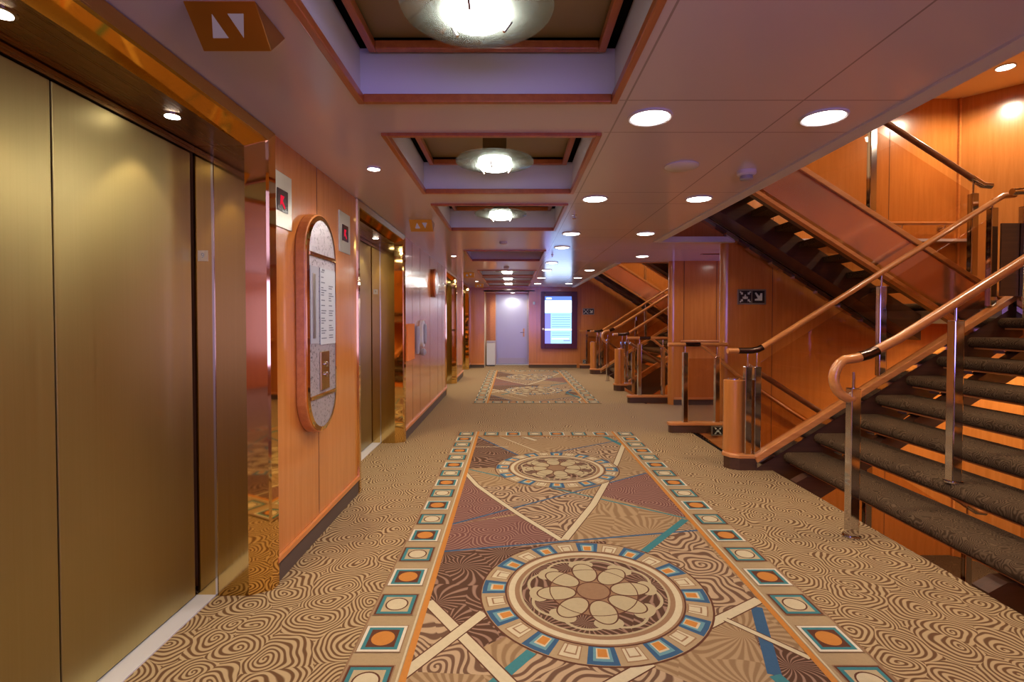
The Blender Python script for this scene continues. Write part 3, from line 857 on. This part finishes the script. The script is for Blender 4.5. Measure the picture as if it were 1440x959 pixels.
# ------------------------------------------------------------------ elevators
def elevator(yc, label, zi):
    o = (XW, yc, 0); t = thing('elevator', label, 'elevator', o, 'brass elevators along the left wall')
    XD = -1.484
    hw = .73; zt = 2.11
    # polished frame: profile swept round the opening
    prof = [(-.0, XD+.0), ]                       # (offset outwards, x)
    P = [(0.0, -1.245), (.045, -1.168), (.050, -1.155), (.108, -1.150), (.110, XW-.01)]
    def ring(off, x): return [(yc-hw-off, 0, x), (yc-hw-off, zt+off*.85, x), (yc+hw+off, zt+off*.85, x), (yc+hw+off, 0, x)]
    m = MB()
    for (a, b) in zip(P, P[1:]):
        A = ring(*a); B = ring(*b)
        for k in range(3):
            q = [A[k], A[k+1], B[k+1], B[k]]
            mat = 'brass_mirror' if (a[0] < .03 or k != 1) else 'brass_satin'
            m.add([(v[2], v[0], v[1]) for v in q], [(0, 1, 2, 3)], mat)
    m.build('door_frame', t, origin=o)
    for s in (-1, 1):
        m = MB(); y = yc+s*hw
        m.add([(XD, y, 0), (-1.245, y, 0), (-1.245, y, zt), (XD, y, zt)], [(0, 1, 2, 3)], 'brass_jamb')
        m.box(XD+.085, XD+.095, y-s*.004, y, 0, zt, 'chrome')
        j = m.build('jamb', t, origin=o)
        if s > 0:
            m = MB(); m.box(XD+.02, XD+.066, y-.003, y, 1.575, 1.625, 'steel'); pl = m.build('floor_number_plate', j, origin=o)
            tc = bpy.data.curves.new('numeral', 'FONT'); tc.body = '9'; tc.size = .034; tc.align_x = 'CENTER'; tc.align_y = 'CENTER'; tc.extrude = .0005
            tmp = bpy.data.objects.new('numeral', tc); me = bpy.data.meshes.new_from_object(tmp)
            tob = bpy.data.objects.new('numeral', me); COL.objects.link(tob); tob.parent = pl
            tob.location = (XD+.043-o[0], y-.004-o[1], 1.60); tob.rotation_euler = (PI/2, 0, 0); me.materials.append(M['ink']); bpy.data.objects.remove(tmp)
    # doors
    for s in (-1, 1):
        m = MB(); ya, yb_ = (yc+.003, yc+hw-.02) if s > 0 else (yc-hw+.02, yc-.003)
        m.box(XD-.03, XD, ya, yb_, .012, zt-.04, 'brass_door'); m.build('door_panel', t, bevel=.003, origin=o)
    m = MB(); m.box(XD-.06, XD-.045, yc-hw-.01, yc+hw+.01, 0, zt, 'gap'); m.build('shaft_gap', t, origin=o)
    m = MB(); m.box(XD-.01, XD+.006, yc-hw, yc+hw, zt-.034, zt-.004, 'brass_soffit'); m.build('header', t, origin=o)
    m = MB(); m.box(XD-.03, -1.245, yc-hw, yc+hw, zt, zt+.02, 'brass_soffit'); m.build('soffit', t, origin=o)
    m = MB(); m.box(XD-.05, -1.40, yc-hw, yc+hw, -.01, .006, 'sill'); m.box(XD-.012, XD-.006, yc-hw, yc+hw, .006, .008, 'black')
    m.build('sill', t, origin=o)
    for dy in (-.30, .38):
        m = MB(); m.lathe([(.036, 0), (.036, -.004), (.028, -.006)], (-1.345, yc+dy, zt), 'chrome', 24); d = m.build('downlight', t, smooth=40, origin=o)
        m = MB(); m.lathe([(.027, 0), (.027, -.002)], (-1.345, yc+dy, zt-.006), 'lamp_on', 24); m.build('lens', d, origin=o)
        light('SPOT', (-1.345-o[0], yc+dy-o[1], zt-.02), 34, (1., .80, .52), .015, (0, 0, 0), t, math.radians(84), .35)
    return t
M['brass_jamb'] = brushed('brass_jamb', (.55, .38, .13), (.62, .44, .17), .10)
elevator(ELEV[0], 'large brass elevator nearest the camera, its doors closed, floor plate on the jamb', 0)
elevator(ELEV[1], 'brass elevator between the oval directory panel and the wall telephone', 1)
elevator(ELEV[2], 'brass elevator just past the round wall ornament, seen edge-on', 2)
elevator(ELEV[3], 'last brass elevator on the left wall, nearest the grey door', 3)

# ceiling hung direction signs, one per elevator
def dir_sign(y, label):
    o = (-.835, y, H); t = thing('elevator_direction_sign', label, 'sign', o, 'elevator direction signs on the ceiling')
    x0, x1 = -.937, -.732; ya, ym, yb_ = y-.098, y, y+.098; h = .092
    m = MB(); m.prism([(ya, H), (ym, H-h), (yb_, H)], x0, x1, 'x', 'bronze'); m.build('housing', t, bevel=.002, origin=o)
    # triangles on the face towards the camera (and the far face)
    for face in (-1, 1):
        def P(u, v):   # u along x, v up the slope 0..1, slightly proud
            yy = ym + face*(.098*v); zz = H-h+h*v
            n = Vector((0, face*h, -.098)).normalized()*.0015
            return (u, yy+n.y, zz+n.z)
        mm = MB()
        mm.add([P(-.892, .28), P(-.845, .28), P(-.892 if False else -.868, .76)], [(0, 1, 2)], 'tri_lit'); mm.build('up_arrow', t, origin=o)
        mm = MB()
        mm.add([P(-.823, .76), P(-.776, .76), P(-.800, .28)], [(0, 1, 2)], 'tri_lit'); mm.build('down_arrow', t, origin=o)
    return t
for y, lb in zip((1.57, 4.73, 9.8, 12.8), ('bronze wedge sign with up and down triangles on the ceiling by the nearest elevator',
        'bronze wedge sign with up and down triangles on the ceiling by the second elevator',
        'bronze wedge sign hanging from the ceiling by the third elevator', 'bronze wedge sign hanging from the ceiling by the last elevator')):
    dir_sign(y, lb)

# position displays on the wall
def display(y, label, w=.10):
    o = (XW, y, 1.9); t = thing('floor_indicator', label, 'display', o, 'elevator floor indicators')
    m = MB(); m.box(XW, XW+.006, y-.115, y+.115, 1.765, 2.04, 'steel'); m.build('plate', t, bevel=.002, origin=o)
    m = MB(); m.box(XW+.006, XW+.010, y-.055, y+.06, 1.845, 1.955, 'led_off'); s = m.build('screen', t, origin=o)
    m = MB(); x = XW+.0105
    m.add([(x, y-.025, 1.925), (x, y+.02, 1.925), (x, y-.0, 1.90), (x, y+.03, 1.87), (x, y+.018, 1.86), (x, y-.012, 1.885), (x, y-.03, 1.87)], [tuple(range(7))], 'red_led')
    m.build('arrow', s, origin=o)
display(2.585, 'steel floor indicator with small red lit display beside the nearest elevator')
display(3.55, 'steel floor indicator with dim display beside the second elevator')

# oval directory
def stadium(y, zc, r, hh, n=16):
    return [(y+r*math.cos(a), zc+hh+r*math.sin(a)) for a in [PI*i/n for i in range(n+1)]] + [(y+r*math.cos(a), zc-hh+r*math.sin(a)) for a in [PI+PI*i/n for i in range(n+1)]]
o = (XW, 2.975, 1.28); t = thing('directory_panel', 'tall oval etched mirror directory in wooden surround with call buttons, between the first two elevators', 'directory', o)
yy, zc = 2.975, 1.28
m = MB(); m.prism(stadium(yy, zc, .232, .395), XW, XW+.055, 'x', 'trim_wood'); m.build('surround', t, bevel=.006, origin=o)
m = MB()
A = stadium(yy, zc, .225, .395); B = stadium(yy, zc, .20, .395); n = len(A)
for xa in (XW+.062,):
    vs = [(xa, *p) for p in A] + [(xa+.004, *p) for p in B] + [(XW+.05, *p) for p in A]
    m.add(vs, [(i, (i+1) % n, n+(i+1) % n, n+i) for i in range(n)] + [(i, (i+1) % n, 2*n+(i+1) % n, 2*n+i) for i in range(n)], 'brass_mirror')
m.build('rim', t, smooth=40, origin=o)
m = MB(); m.prism(stadium(yy, zc, .202, .395), XW+.055, XW+.062, 'x', 'etched'); m.build('mirror', t, origin=o)
xm = XW+.063
for nm, z0 in (('upper_bar', 1.655), ('lower_bar', .86)):
    m = MB(); m.box(xm, xm+.008, yy-.20, yy+.20, z0, z0+.022, 'brass_mirror'); m.build(nm, t, bevel=.002, origin=o)
m = MB(); m.box(xm, xm+.004, yy-.05, yy+.195, 1.16, 1.60, 'paper'); pc = m.build('printed_directory', t, origin=o)
m = MB(); rr = random.Random(3)
for k in range(2):
    y0 = yy-.035+k*.12; z = 1.575
    if k == 1: z = 1.50
    while z > 1.19:
        L = rr.uniform(.03, .085); m.box(xm+.004, xm+.0046, y0, y0+L, z, z+.006, 'ink'); z -= rr.choice((.014, .014, .03))
m.box(xm+.004, xm+.0046, yy-.02, yy+.02, 1.585, 1.595, 'ink')
m.build('print', pc, origin=o)
m = MB(); m.box(xm, xm+.003, yy-.19, yy-.07, 1.17, 1.60, 'plastic_grey'); m.box(xm+.003, xm+.005, yy-.16, yy-.12, 1.2, 1.56, 'steel'); m.build('etched_column', t, origin=o)
m = MB(); m.box(xm, xm+.010, yy-.055, yy+.075, .90, 1.12, 'brass_plate'.replace('brass_plate', 'brass_satin')); cp = m.build('call_plate', t, bevel=.002, origin=o)
for z in (1.045, .985):
    m = MB(); m.lathe([(.016, .010), (.016, .018), (.010, .021)], (xm, yy+.01, z), 'chrome', 20, 'x'); m.build('call_button', cp, smooth=40, origin=o)

# wall telephone and sanitiser
o = (XW, 6.45, 1.13); t = thing('wall_telephone', 'white oval wall telephone with grey cup below, past the second elevator', 'telephone', o)
m = MB(); m.prism(stadium(6.45, 1.13, .10, .07), XW, XW+.05, 'x', 'plastic_white'); m.build('backplate', t, bevel=.01, origin=o)
m = MB(); m.prism(stadium(6.45, 1.13, .06, .07), XW+.05, XW+.075, 'x', 'plastic_grey'); m.build('handset', t, bevel=.01, origin=o)
m = MB(); m.lathe([(.03, 0), (.045, .02), (.045, .05), (.02, .07)], (XW, 6.47, .90), 'plastic_grey', 20, 'x'); m.build('cup', t, smooth=40, origin=o)
o = (XW, 6.0, 1.1); t = thing('notice_holder', 'orange notice board with dark side tube beside the wall telephone', 'notice', o)
m = MB(); m.box(XW, XW+.012, 5.62, 6.02, .85, 1.26, 'orange_card'); m.build('card', t, origin=o)
m = MB(); m.lathe([(.02, 0), (.028, .03), (.028, .30), (.02, .33)], (XW+.03, 6.1, .90), 'plastic_grey', 16); m.build('tube', t, smooth=40, origin=o)
# round ornament
o = (XW, 7.46, 1.84); t = thing('wall_clock', 'round wooden-rimmed plaque high on the lilac-lit left wall', 'plaque', o)
m = MB(); m.lathe([(.20, 0), (.205, .02), (.205, .045), (.17, .06)], (XW, 7.46, 1.84), 'coffer_wood', 40, 'x'); m.build('rim', t, smooth=40, origin=o)
m = MB(); m.lathe([(.165, .058), (.16, .064), (.02, .066)], (XW, 7.46, 1.84), 'etched', 40, 'x'); m.build('face', t, smooth=40, origin=o)

# ------------------------------------------------------------------ ceiling coffers and dish lamps
ordn = ['nearest', 'second', 'third', 'fourth', 'fifth', 'sixth', 'farthest']
for k, y in enumerate(COF):
    o = (-.103, y, H); x0, x1, a, b = CX0, CX1, y-CL, y+CL
    t = thing('ceiling_coffer', '%s recessed ceiling coffer with wooden rims, counted from the camera' % ordn[k] if k != 3 else 'recessed ceiling coffer with wooden rims and no lamp, midway along the corridor', 'ceiling coffer', o, 'ceiling coffers')
    tr = MB()
    for bx in ((x0, x0+.028, a, b), (x1-.028, x1, a, b), (x0+.028, x1-.028, a, a+.028), (x0+.028, x1-.028, b-.028, b)): tr.box(*bx, H-.016, H+.018, 'coffer_wood')
    tr.build('outer_rim', t, bevel=.004, origin=o)
    s_ = MB(); z1 = 2.385
    for bx in ((x0-.01, x0+.012, a, b), (x1-.012, x1+.01, a, b), (x0, x1, a-.01, a+.012), (x0, x1, b-.012, b+.01)): s_.box(*bx, H+.018, z1+.03, 'white_paint')
    s_.build('side_panel', t, origin=o)
    g = .055; fr = MB()
    X0, X1_, A_, B_ = x0+g, x1-g, a+.035, b-.035
    for bx in ((X0, X0+.032, A_, B_), (X1_-.032, X1_, A_, B_), (X0+.032, X1_-.032, A_, A_+.032), (X0+.032, X1_-.032, B_-.032, B_)): fr.box(*bx, z1, z1+.035, 'coffer_wood')
    fr.build('inner_rim', t, bevel=.004, origin=o)
    p = MB(); p.box(X0+.02, X1_-.02, A_+.02, B_-.02, z1+.05, z1+.06, 'khaki'); p.build('panel', t, origin=o)
    p = MB(); p.box(x0-.01, x1+.01, a-.01, b+.01, z1+.10, z1+.11, 'gap'); p.build('cavity_lid', t, origin=o)
    if k == 3: continue
    o = (-.107, y, 2.44)
    t = thing('dish_lamp', '%s lit glass dish lamp hanging in a ceiling coffer, counted from the camera' % ordn[k if k < 3 else k-1] if k < 6 else 'farthest lit glass dish lamp, in the last coffer before the grey door', 'lamp', o, 'glass dish lamps in the coffers')
    cx_, zz = -.107, 2.215
    m = MB(); m.box(cx_-.07, cx_+.07, y-.05, y+.05, 2.30, z1+.05, 'khaki'); m.build('ceiling_mount', t, bevel=.004, origin=o)
    m = MB(); prof = [(.232, .030), (.229, .035), (.15, .012), (.09, .004), (.09, .0), (.15, .007), (.232, .025)]
    m.lathe(prof, (cx_, y, zz), 'dish_glass', 56); m.build('glass_dish', t, smooth=50, origin=o)
    m = MB(); m.lathe([(.10, .05), (.10, .012), (.085, -.012), (.04, -.022), (.005, -.024)], (cx_, y, zz), 'dish_on', 40); m.build('diffuser', t, smooth=60, origin=o)
    m = MB(); m.lathe([(.107, .055), (.107, .04), (.09, .04)], (cx_, y, zz), 'chrome', 40); m.build('collar', t, smooth=40, origin=o)
    for q in range(3):
        an = math.radians(20+120*q); m = MB(); m.tube([(cx_+.085*math.cos(an), y+.085*math.sin(an), zz-.03), (cx_+.11*math.cos(an), y+.11*math.sin(an), zz+.005)], .005, 'chrome', 8); m.build('clip', t, origin=o)
    light('AREA', (0, 0, zz-.035-o[2]), 11, (1., .93, .85), .17, (0, 0, 0), t)

# ------------------------------------------------------------------ round downlights
def downlight(x, y, z, r, label, grp, energy, col=(1., .86, .68), spot=150, name='ceiling_downlight', mat='lamp_on'):
    o = (x, y, z); t = thing(name, label, 'downlight', o, grp)
    m = MB(); m.lathe([(r, 0), (r, -.006), (r*.93, -.010), (r*.86, -.006)], o, 'white_paint', 40); m.build('trim_ring', t, smooth=40, origin=o)
    m = MB(); m.lathe([(r*.85, -.006), (r*.8, -.009), (r*.05, -.011)], o, mat, 40); m.build('lens', t, smooth=60, origin=o)
    if energy: light('SPOT', (0, 0, -.02), energy, col, r*.7, (0, 0, 0), t, math.radians(spot), .5)
    return t
G1 = 'round downlights in the corridor ceiling'
nth = ['nearest', 'second', 'third', 'fourth', 'fifth', 'sixth', 'seventh', 'eighth', 'ninth']
for i, y in enumerate((.77, 2.30, 3.83, 5.36, 6.37, 8.05, 9.25, 10.9, 12.6)):
    lb = '%s round downlight of the row beside the ceiling coffers' % nth[i-1] if i else 'round ceiling downlight above the near end of the runner, beside the coffers'
    downlight(.612, y, H, .098, lb, G1, 24)
for i, y in enumerate((.77, 2.30, 3.83, 5.36, 9.25, 10.9, 12.6)):
    lb = '%s round downlight of the row along the stairwell edge of the ceiling' % nth[i-1] if i else 'round ceiling downlight near the camera by the stairwell edge'
    downlight(1.385, y, H, .098, lb, G1, 24)
downlight(1.83, 7.25, H, .095, 'round downlight in the ceiling of the cross passage between the stairwells', G1, 20)
downlight(3.3, 7.0, H, .095, 'round downlight deep in the cross passage beside the orange wall', G1, 20)
# small ones by the elevators
for i, (y, lb) in enumerate(((3.07, 'small chrome spotlight in the ceiling near the oval directory'), (7.2, 'small chrome spotlight in the ceiling above the lilac-lit wall'), (11.8, 'small chrome spotlight in the ceiling between the last two elevators'))):
    downlight(-.828, y, H, .04, lb, 'small spotlights by the left wall', 14, (1., .85, .65), 120, 'ceiling_spotlight')
# stairwell lights
for wi, (yc, nm) in enumerate(((Y1, 'nearer'), (Y2, 'farther'))):
    for dy, ds in ((-1.0, 'near half'), (1.75, 'far half')):
        if wi == 1 and dy < 0: dy = -1.5
        downlight(5.02, yc+(2.22 if dy > 0 and wi == 0 else dy), 3.88, .085, 'downlight over the %s of the upper landing in the %s stairwell' % (ds, nm), 'stairwell downlights', 115, (1., .82, .6), 165, mat='lamp_warm')
        downlight(4.95, yc+dy, ZL-.22, .085, 'downlight under the upper landing, %s, in the %s stairwell' % (ds, nm), 'stairwell downlights', 190, (1., .8, .55), 165, mat='lamp_warm')
    downlight(3.0, yc, 5.15, .10, 'downlight in the high ceiling above the %s wide flight' % nm, 'stairwell downlights', 230, (1., .82, .6), 165, mat='lamp_warm')
    downlight(2.6, yc+2.2 if wi == 0 else yc+2.0, 5.15, .10, 'downlight in the high ceiling above the far side of the %s stairwell' % nm, 'stairwell downlights', 200, (1., .82, .6), 165, mat='lamp_warm')
downlight(.0, YE+.55, 2.09, .07, 'downlight in the recess over the grey door', 'round downlights in the corridor ceiling', 60, (.9, .92, 1.), 160)

# ceiling devices
o = (.99, 3.02, H); m = MB(); m.lathe([(.095, 0), (.097, -.006), (.085, -.014), (.01, -.017)], o, 'white_paint', 40)
tag(m.build('ceiling_speaker', smooth=50, origin=o), 'flat round white speaker grille in the ceiling between the two rows of downlights', 'speaker')
o = (1.42, 3.13, H); t = thing('smoke_detector', 'small white stepped smoke detector on the ceiling near the stairwell edge', 'smoke detector', o)
m = MB(); m.lathe([(.055, 0), (.055, -.02), (.045, -.03)], o, 'white_paint', 32); m.build('base', t, smooth=40, origin=o)
m = MB(); m.lathe([(.035, -.028), (.038, -.05), (.028, -.058)], o, 'plastic_grey', 32); m.build('sensor_head', t, smooth=40, origin=o)
for p, lb, cat in (((-.108, 5.95), 'small round detector on the ceiling between the third and fourth coffers', 'smoke detector'), ((-.108, 8.75), 'small round detector on the ceiling just past the lampless coffer', 'smoke detector')):
    o = (p[0], p[1], H); m = MB(); m.lathe([(.045, 0), (.045, -.018), (.025, -.03)], o, 'white_paint', 28); tag(m.build('smoke_detector', smooth=40, origin=o), lb, cat)
for p, lb in (((.53, 4.42), 'tiny chrome sprinkler head in the ceiling beside the third coffer'), ((.55, 7.1), 'tiny chrome sprinkler head in the ceiling beside the lampless coffer')):
    o = (p[0], p[1], H); m = MB(); m.lathe([(.022, 0), (.022, -.004), (.008, -.006), (.008, -.03), (.018, -.032), (.018, -.035)], o, 'chrome', 20)
    tag(m.build('sprinkler', smooth=40, origin=o), lb, 'sprinkler')
o = (2.72, 7.05, H); m = MB(); m.box(2.6, 2.86, 7.0, 7.04, H-.008, H, 'black'); m.box(2.58, 2.88, 6.98, 7.06, H-.004, H, 'coffer_wood')
tag(m.build('air_vent', origin=o), 'dark slot air vent in the ceiling of the cross passage', 'vent')

# ------------------------------------------------------------------ end wall: door, screen, bin, signs
o = (0, YE+1.0, 0)
d = MB(); d.box(-.47, .42, YE+1.0, YE+1.05, .02, 2.03, 'door_grey'); dr = struct(d.build('door_1', bevel=.004))
m = MB(); m.box(-.50, -.47, YE+.98, YE+1.06, 0, 2.06, 'steel'); m.box(.42, .455, YE+.98, YE+1.06, 0, 2.06, 'steel'); m.box(-.5, .455, YE+.98, YE+1.06, 2.03, 2.06, 'steel'); m.build('door_frame', dr)
m = MB(); m.box(.30, .345, YE+.99, YE+1.0, .82, 1.06, 'bronze'); hp = m.build('handle_plate', dr)
m = MB(); m.tube([(.325, YE+.99, .95), (.325, YE+.94, .95), (.22, YE+.94, .95)], .010, 'chrome', 10); m.build('door_handle', dr, smooth=50)
m = MB(); m.box(-.42, .38, YE+.985, YE+1.0, .03, .20, 'steel'); m.build('kick_plate', dr)
m = MB(); m.box(-.5, .455, YE+.86, YE+1.0, 0, .012, 'sill'); m.build('sill', dr)

o = (-.62, YE+.62, 0); t = thing('waste_bin', 'pale grey square waste bin in the recess left of the grey door', 'bin', o)
m = MB(); m.box(-.74, -.50, YE+.5, YE+.74, .03, .66, 'plastic_white'); m.build('body', t, bevel=.01, origin=o)
m = MB(); m.box(-.745, -.495, YE+.495, YE+.745, .66, .72, 'steel'); m.build('lid', t, bevel=.01, origin=o)
m = MB(); m.box(-.73, -.51, YE+.51, YE+.73, 0, .03, 'black'); m.build('foot', t, origin=o)

# screen
for n_, c_, s_ in (('scr_white', (.62, .78, 1.), 3.), ('scr_blue', (.16, .28, 1.), 1.0), ('scr_cyan', (.28, .52, 1.), 1.7), ('scr_violet', (.22, .22, 1.), 1.3)): M[n_] = emit(n_, c_, s_)
o = (1.26, YE, 1.3); t = thing('information_screen', 'tall glowing blue-white information screen in a maroon frame on the end wall', 'screen', o)
m = MB(); x0, x1, z0, z1 = .766, 1.75, .53, 2.08; fw = .11
m.box(x0, x0+fw, YE-.09, YE, z0, z1, 'maroon'); m.box(x1-fw-.04, x1, YE-.09, YE, z0, z1, 'maroon'); m.box(x0+fw, x1-fw-.04, YE-.09, YE, z0, z0+.14, 'maroon'); m.box(x0+fw, x1-fw-.04, YE-.09, YE, z1-.13, z1, 'maroon')
m.build('frame', t, bevel=.008, origin=o)
m = MB(); X0, X1_ = x0+fw, x1-fw-.04; Z0, Z1 = z0+.14, z1-.13; W = X1_-X0; HH = Z1-Z0; yf = YE-.06
def band(u0, u1, v0, v1, mat, d=0.):
    m.box(X0+u0*W, X0+u1*W, yf-.001-d, yf+.02, Z0+v0*HH, Z0+v1*HH, mat)
band(0, 1, 0, 1, 'scr_cyan'); 
band(0, 1, .92, 1, 'scr_blue', .001); band(.05, .25, .94, .97, 'scr_white', .002)
band(0, 1, .66, .91, 'scr_white', .001)
band(0, .22, 0, .64, 'scr_violet', .001)
for k in range(9):
    v = .60-.05*k-(.03 if k > 5 else 0); band(.26, .95, v, v+.010, 'scr_blue', .002)
band(0, 1, .28, .31, 'scr_white', .003); band(.26, .9, .09, .11, 'scr_white', .003); band(.7, .95, .05, .07, 'scr_violet', .003)
m.build('display', t, origin=o)
m = MB(); m.lathe([(.03, -.095), (.03, -.10), (.02, -.105)], (x0+.06, YE, 1.06), 'plastic_white', 20, 'y'); m.build('sensor', t, smooth=40, origin=o)

def emblem_sign(name, origin, w, h, two, label, normal_y=-1, frame=True):
    """black photoluminescent sign: assembly symbol (group with four arrows) and, if two, a diagonal stair arrow. Faces -y."""
    x, y, z = origin; t = thing(name, label, 'sign', origin, None)
    if frame:
        m = MB(); m.box(x-w/2-.012, x+w/2+.012, y-.006, y, z-h/2-.012, z+h/2+.012, 'sign_frame'); m.build('frame', t, origin=origin)
    m = MB(); yy = y-.0075
    n = 2 if two else 1; cw = w/n
    for k in range(n):
        cx_ = x-w/2+cw*(k+.5); g = cw*.46
        m.box(cx_-g, cx_+g, yy, y-.001, z-h*.46, z+h*.46, 'sign_black')
    m.build('panel', t, origin=origin)
    m = MB(); yy = y-.0085
    def P(cx_, pts, s): m.add([(cx_+a*s, yy, z+b*s) for a, b in pts], [tuple(range(len(pts)))], 'sign_glow')
    s = min(cw, h)*.46; cx_ = x-w/2+cw*.5
    for sx, sz in ((1, 1), (-1, 1), (1, -1), (-1, -1)):
        P(cx_, [(sx*.95, sz*.80), (sx*.80, sz*.95), (sx*.52, sz*.68), (sx*.40, sz*.80), (sx*.38, sz*.38), (sx*.80, sz*.40), (sx*.68, sz*.52)], s)
    P(cx_, [(-.25, -.35), (.25, -.35), (.2, .12), (-.2, .12)], s); P(cx_, [(.13*math.cos(a*PI/5), .27+.13*math.sin(a*PI/5)) for a in range(10)], s)
    for q in (-.36, .36): P(cx_, [(q-.1, -.3), (q+.1, -.3), (q+.08, .05), (q-.08, .05)], s*.95)
    m.build('symbol', t, origin=origin)
    if two:
        m = MB(); cx2 = x-w/2+cw*1.5
        P(cx2, [(-.62, .62), (-.40, .75), (.15, .10), (.32, .60), (.62, .60), (.62, -.62), (-.60, -.62), (-.60, -.35), (-.1, -.25)], s); m.build('arrow', t, origin=origin)
    return t
emblem_sign('safety_sign', (2.805, Y1+DW, 1.575), .31, .155, True, 'black assembly-point and stair-arrow sign, metal framed, on the nearer stairwell wall')
emblem_sign('safety_sign', (2.07, YE, 1.54), .29, .15, True, 'small black and green safety sign on the end wall right of the screen')
emblem_sign('safety_sign', (2.36, Y1+DW-.15, .03), .13, .09, False, 'tiny black safety sign low on the skirt under the far kerb of the nearer stairwell')
emblem_sign('safety_sign', (1.98, YE, .17), .10, .09, False, 'tiny dark low-level sign by the floor of the end wall')
o = (.58, YE, 1.77); m = MB(); m.box(.55, .61, YE-.015, YE, 1.73, 1.81, 'plastic_white')
tag(m.build('wall_switch', bevel=.004, origin=o), 'small pale switch plate on the end wall between the grey door and the screen', 'switch')

# ------------------------------------------------------------------ world, camera, view
w = bpy.data.worlds.new('world'); SC.world = w; w.use_nodes = True
bg = w.node_tree.nodes['Background']; bg.inputs[0].default_value = (.10, .08, .09, 1); bg.inputs[1].default_value = .3
cam = bpy.data.cameras.new('camera'); co = bpy.data.objects.new('camera', cam); COL.objects.link(co); SC.camera = co
co.location = (0, 0, 1.30); co.rotation_euler = (math.radians(90-1.18), 0, 0)
cam.sensor_width = 36; cam.lens = 720/1440*36; cam.shift_x = -.0007; cam.shift_y = -.0099; cam.clip_start = .02
SC.view_settings.view_transform = 'Standard'; SC.view_settings.look = 'None'
SC.view_settings.exposure = 0.38; SC.view_settings.gamma = 1; SC.view_settings.use_curve_mapping = False
SC.cycles.use_denoising = True
SC.cycles.sample_clamp_indirect = 6; SC.cycles.sample_clamp_direct = 0
SC.cycles.max_bounces = 8; SC.cycles.transparent_max_bounces = 16; SC.cycles.caustics_reflective = False
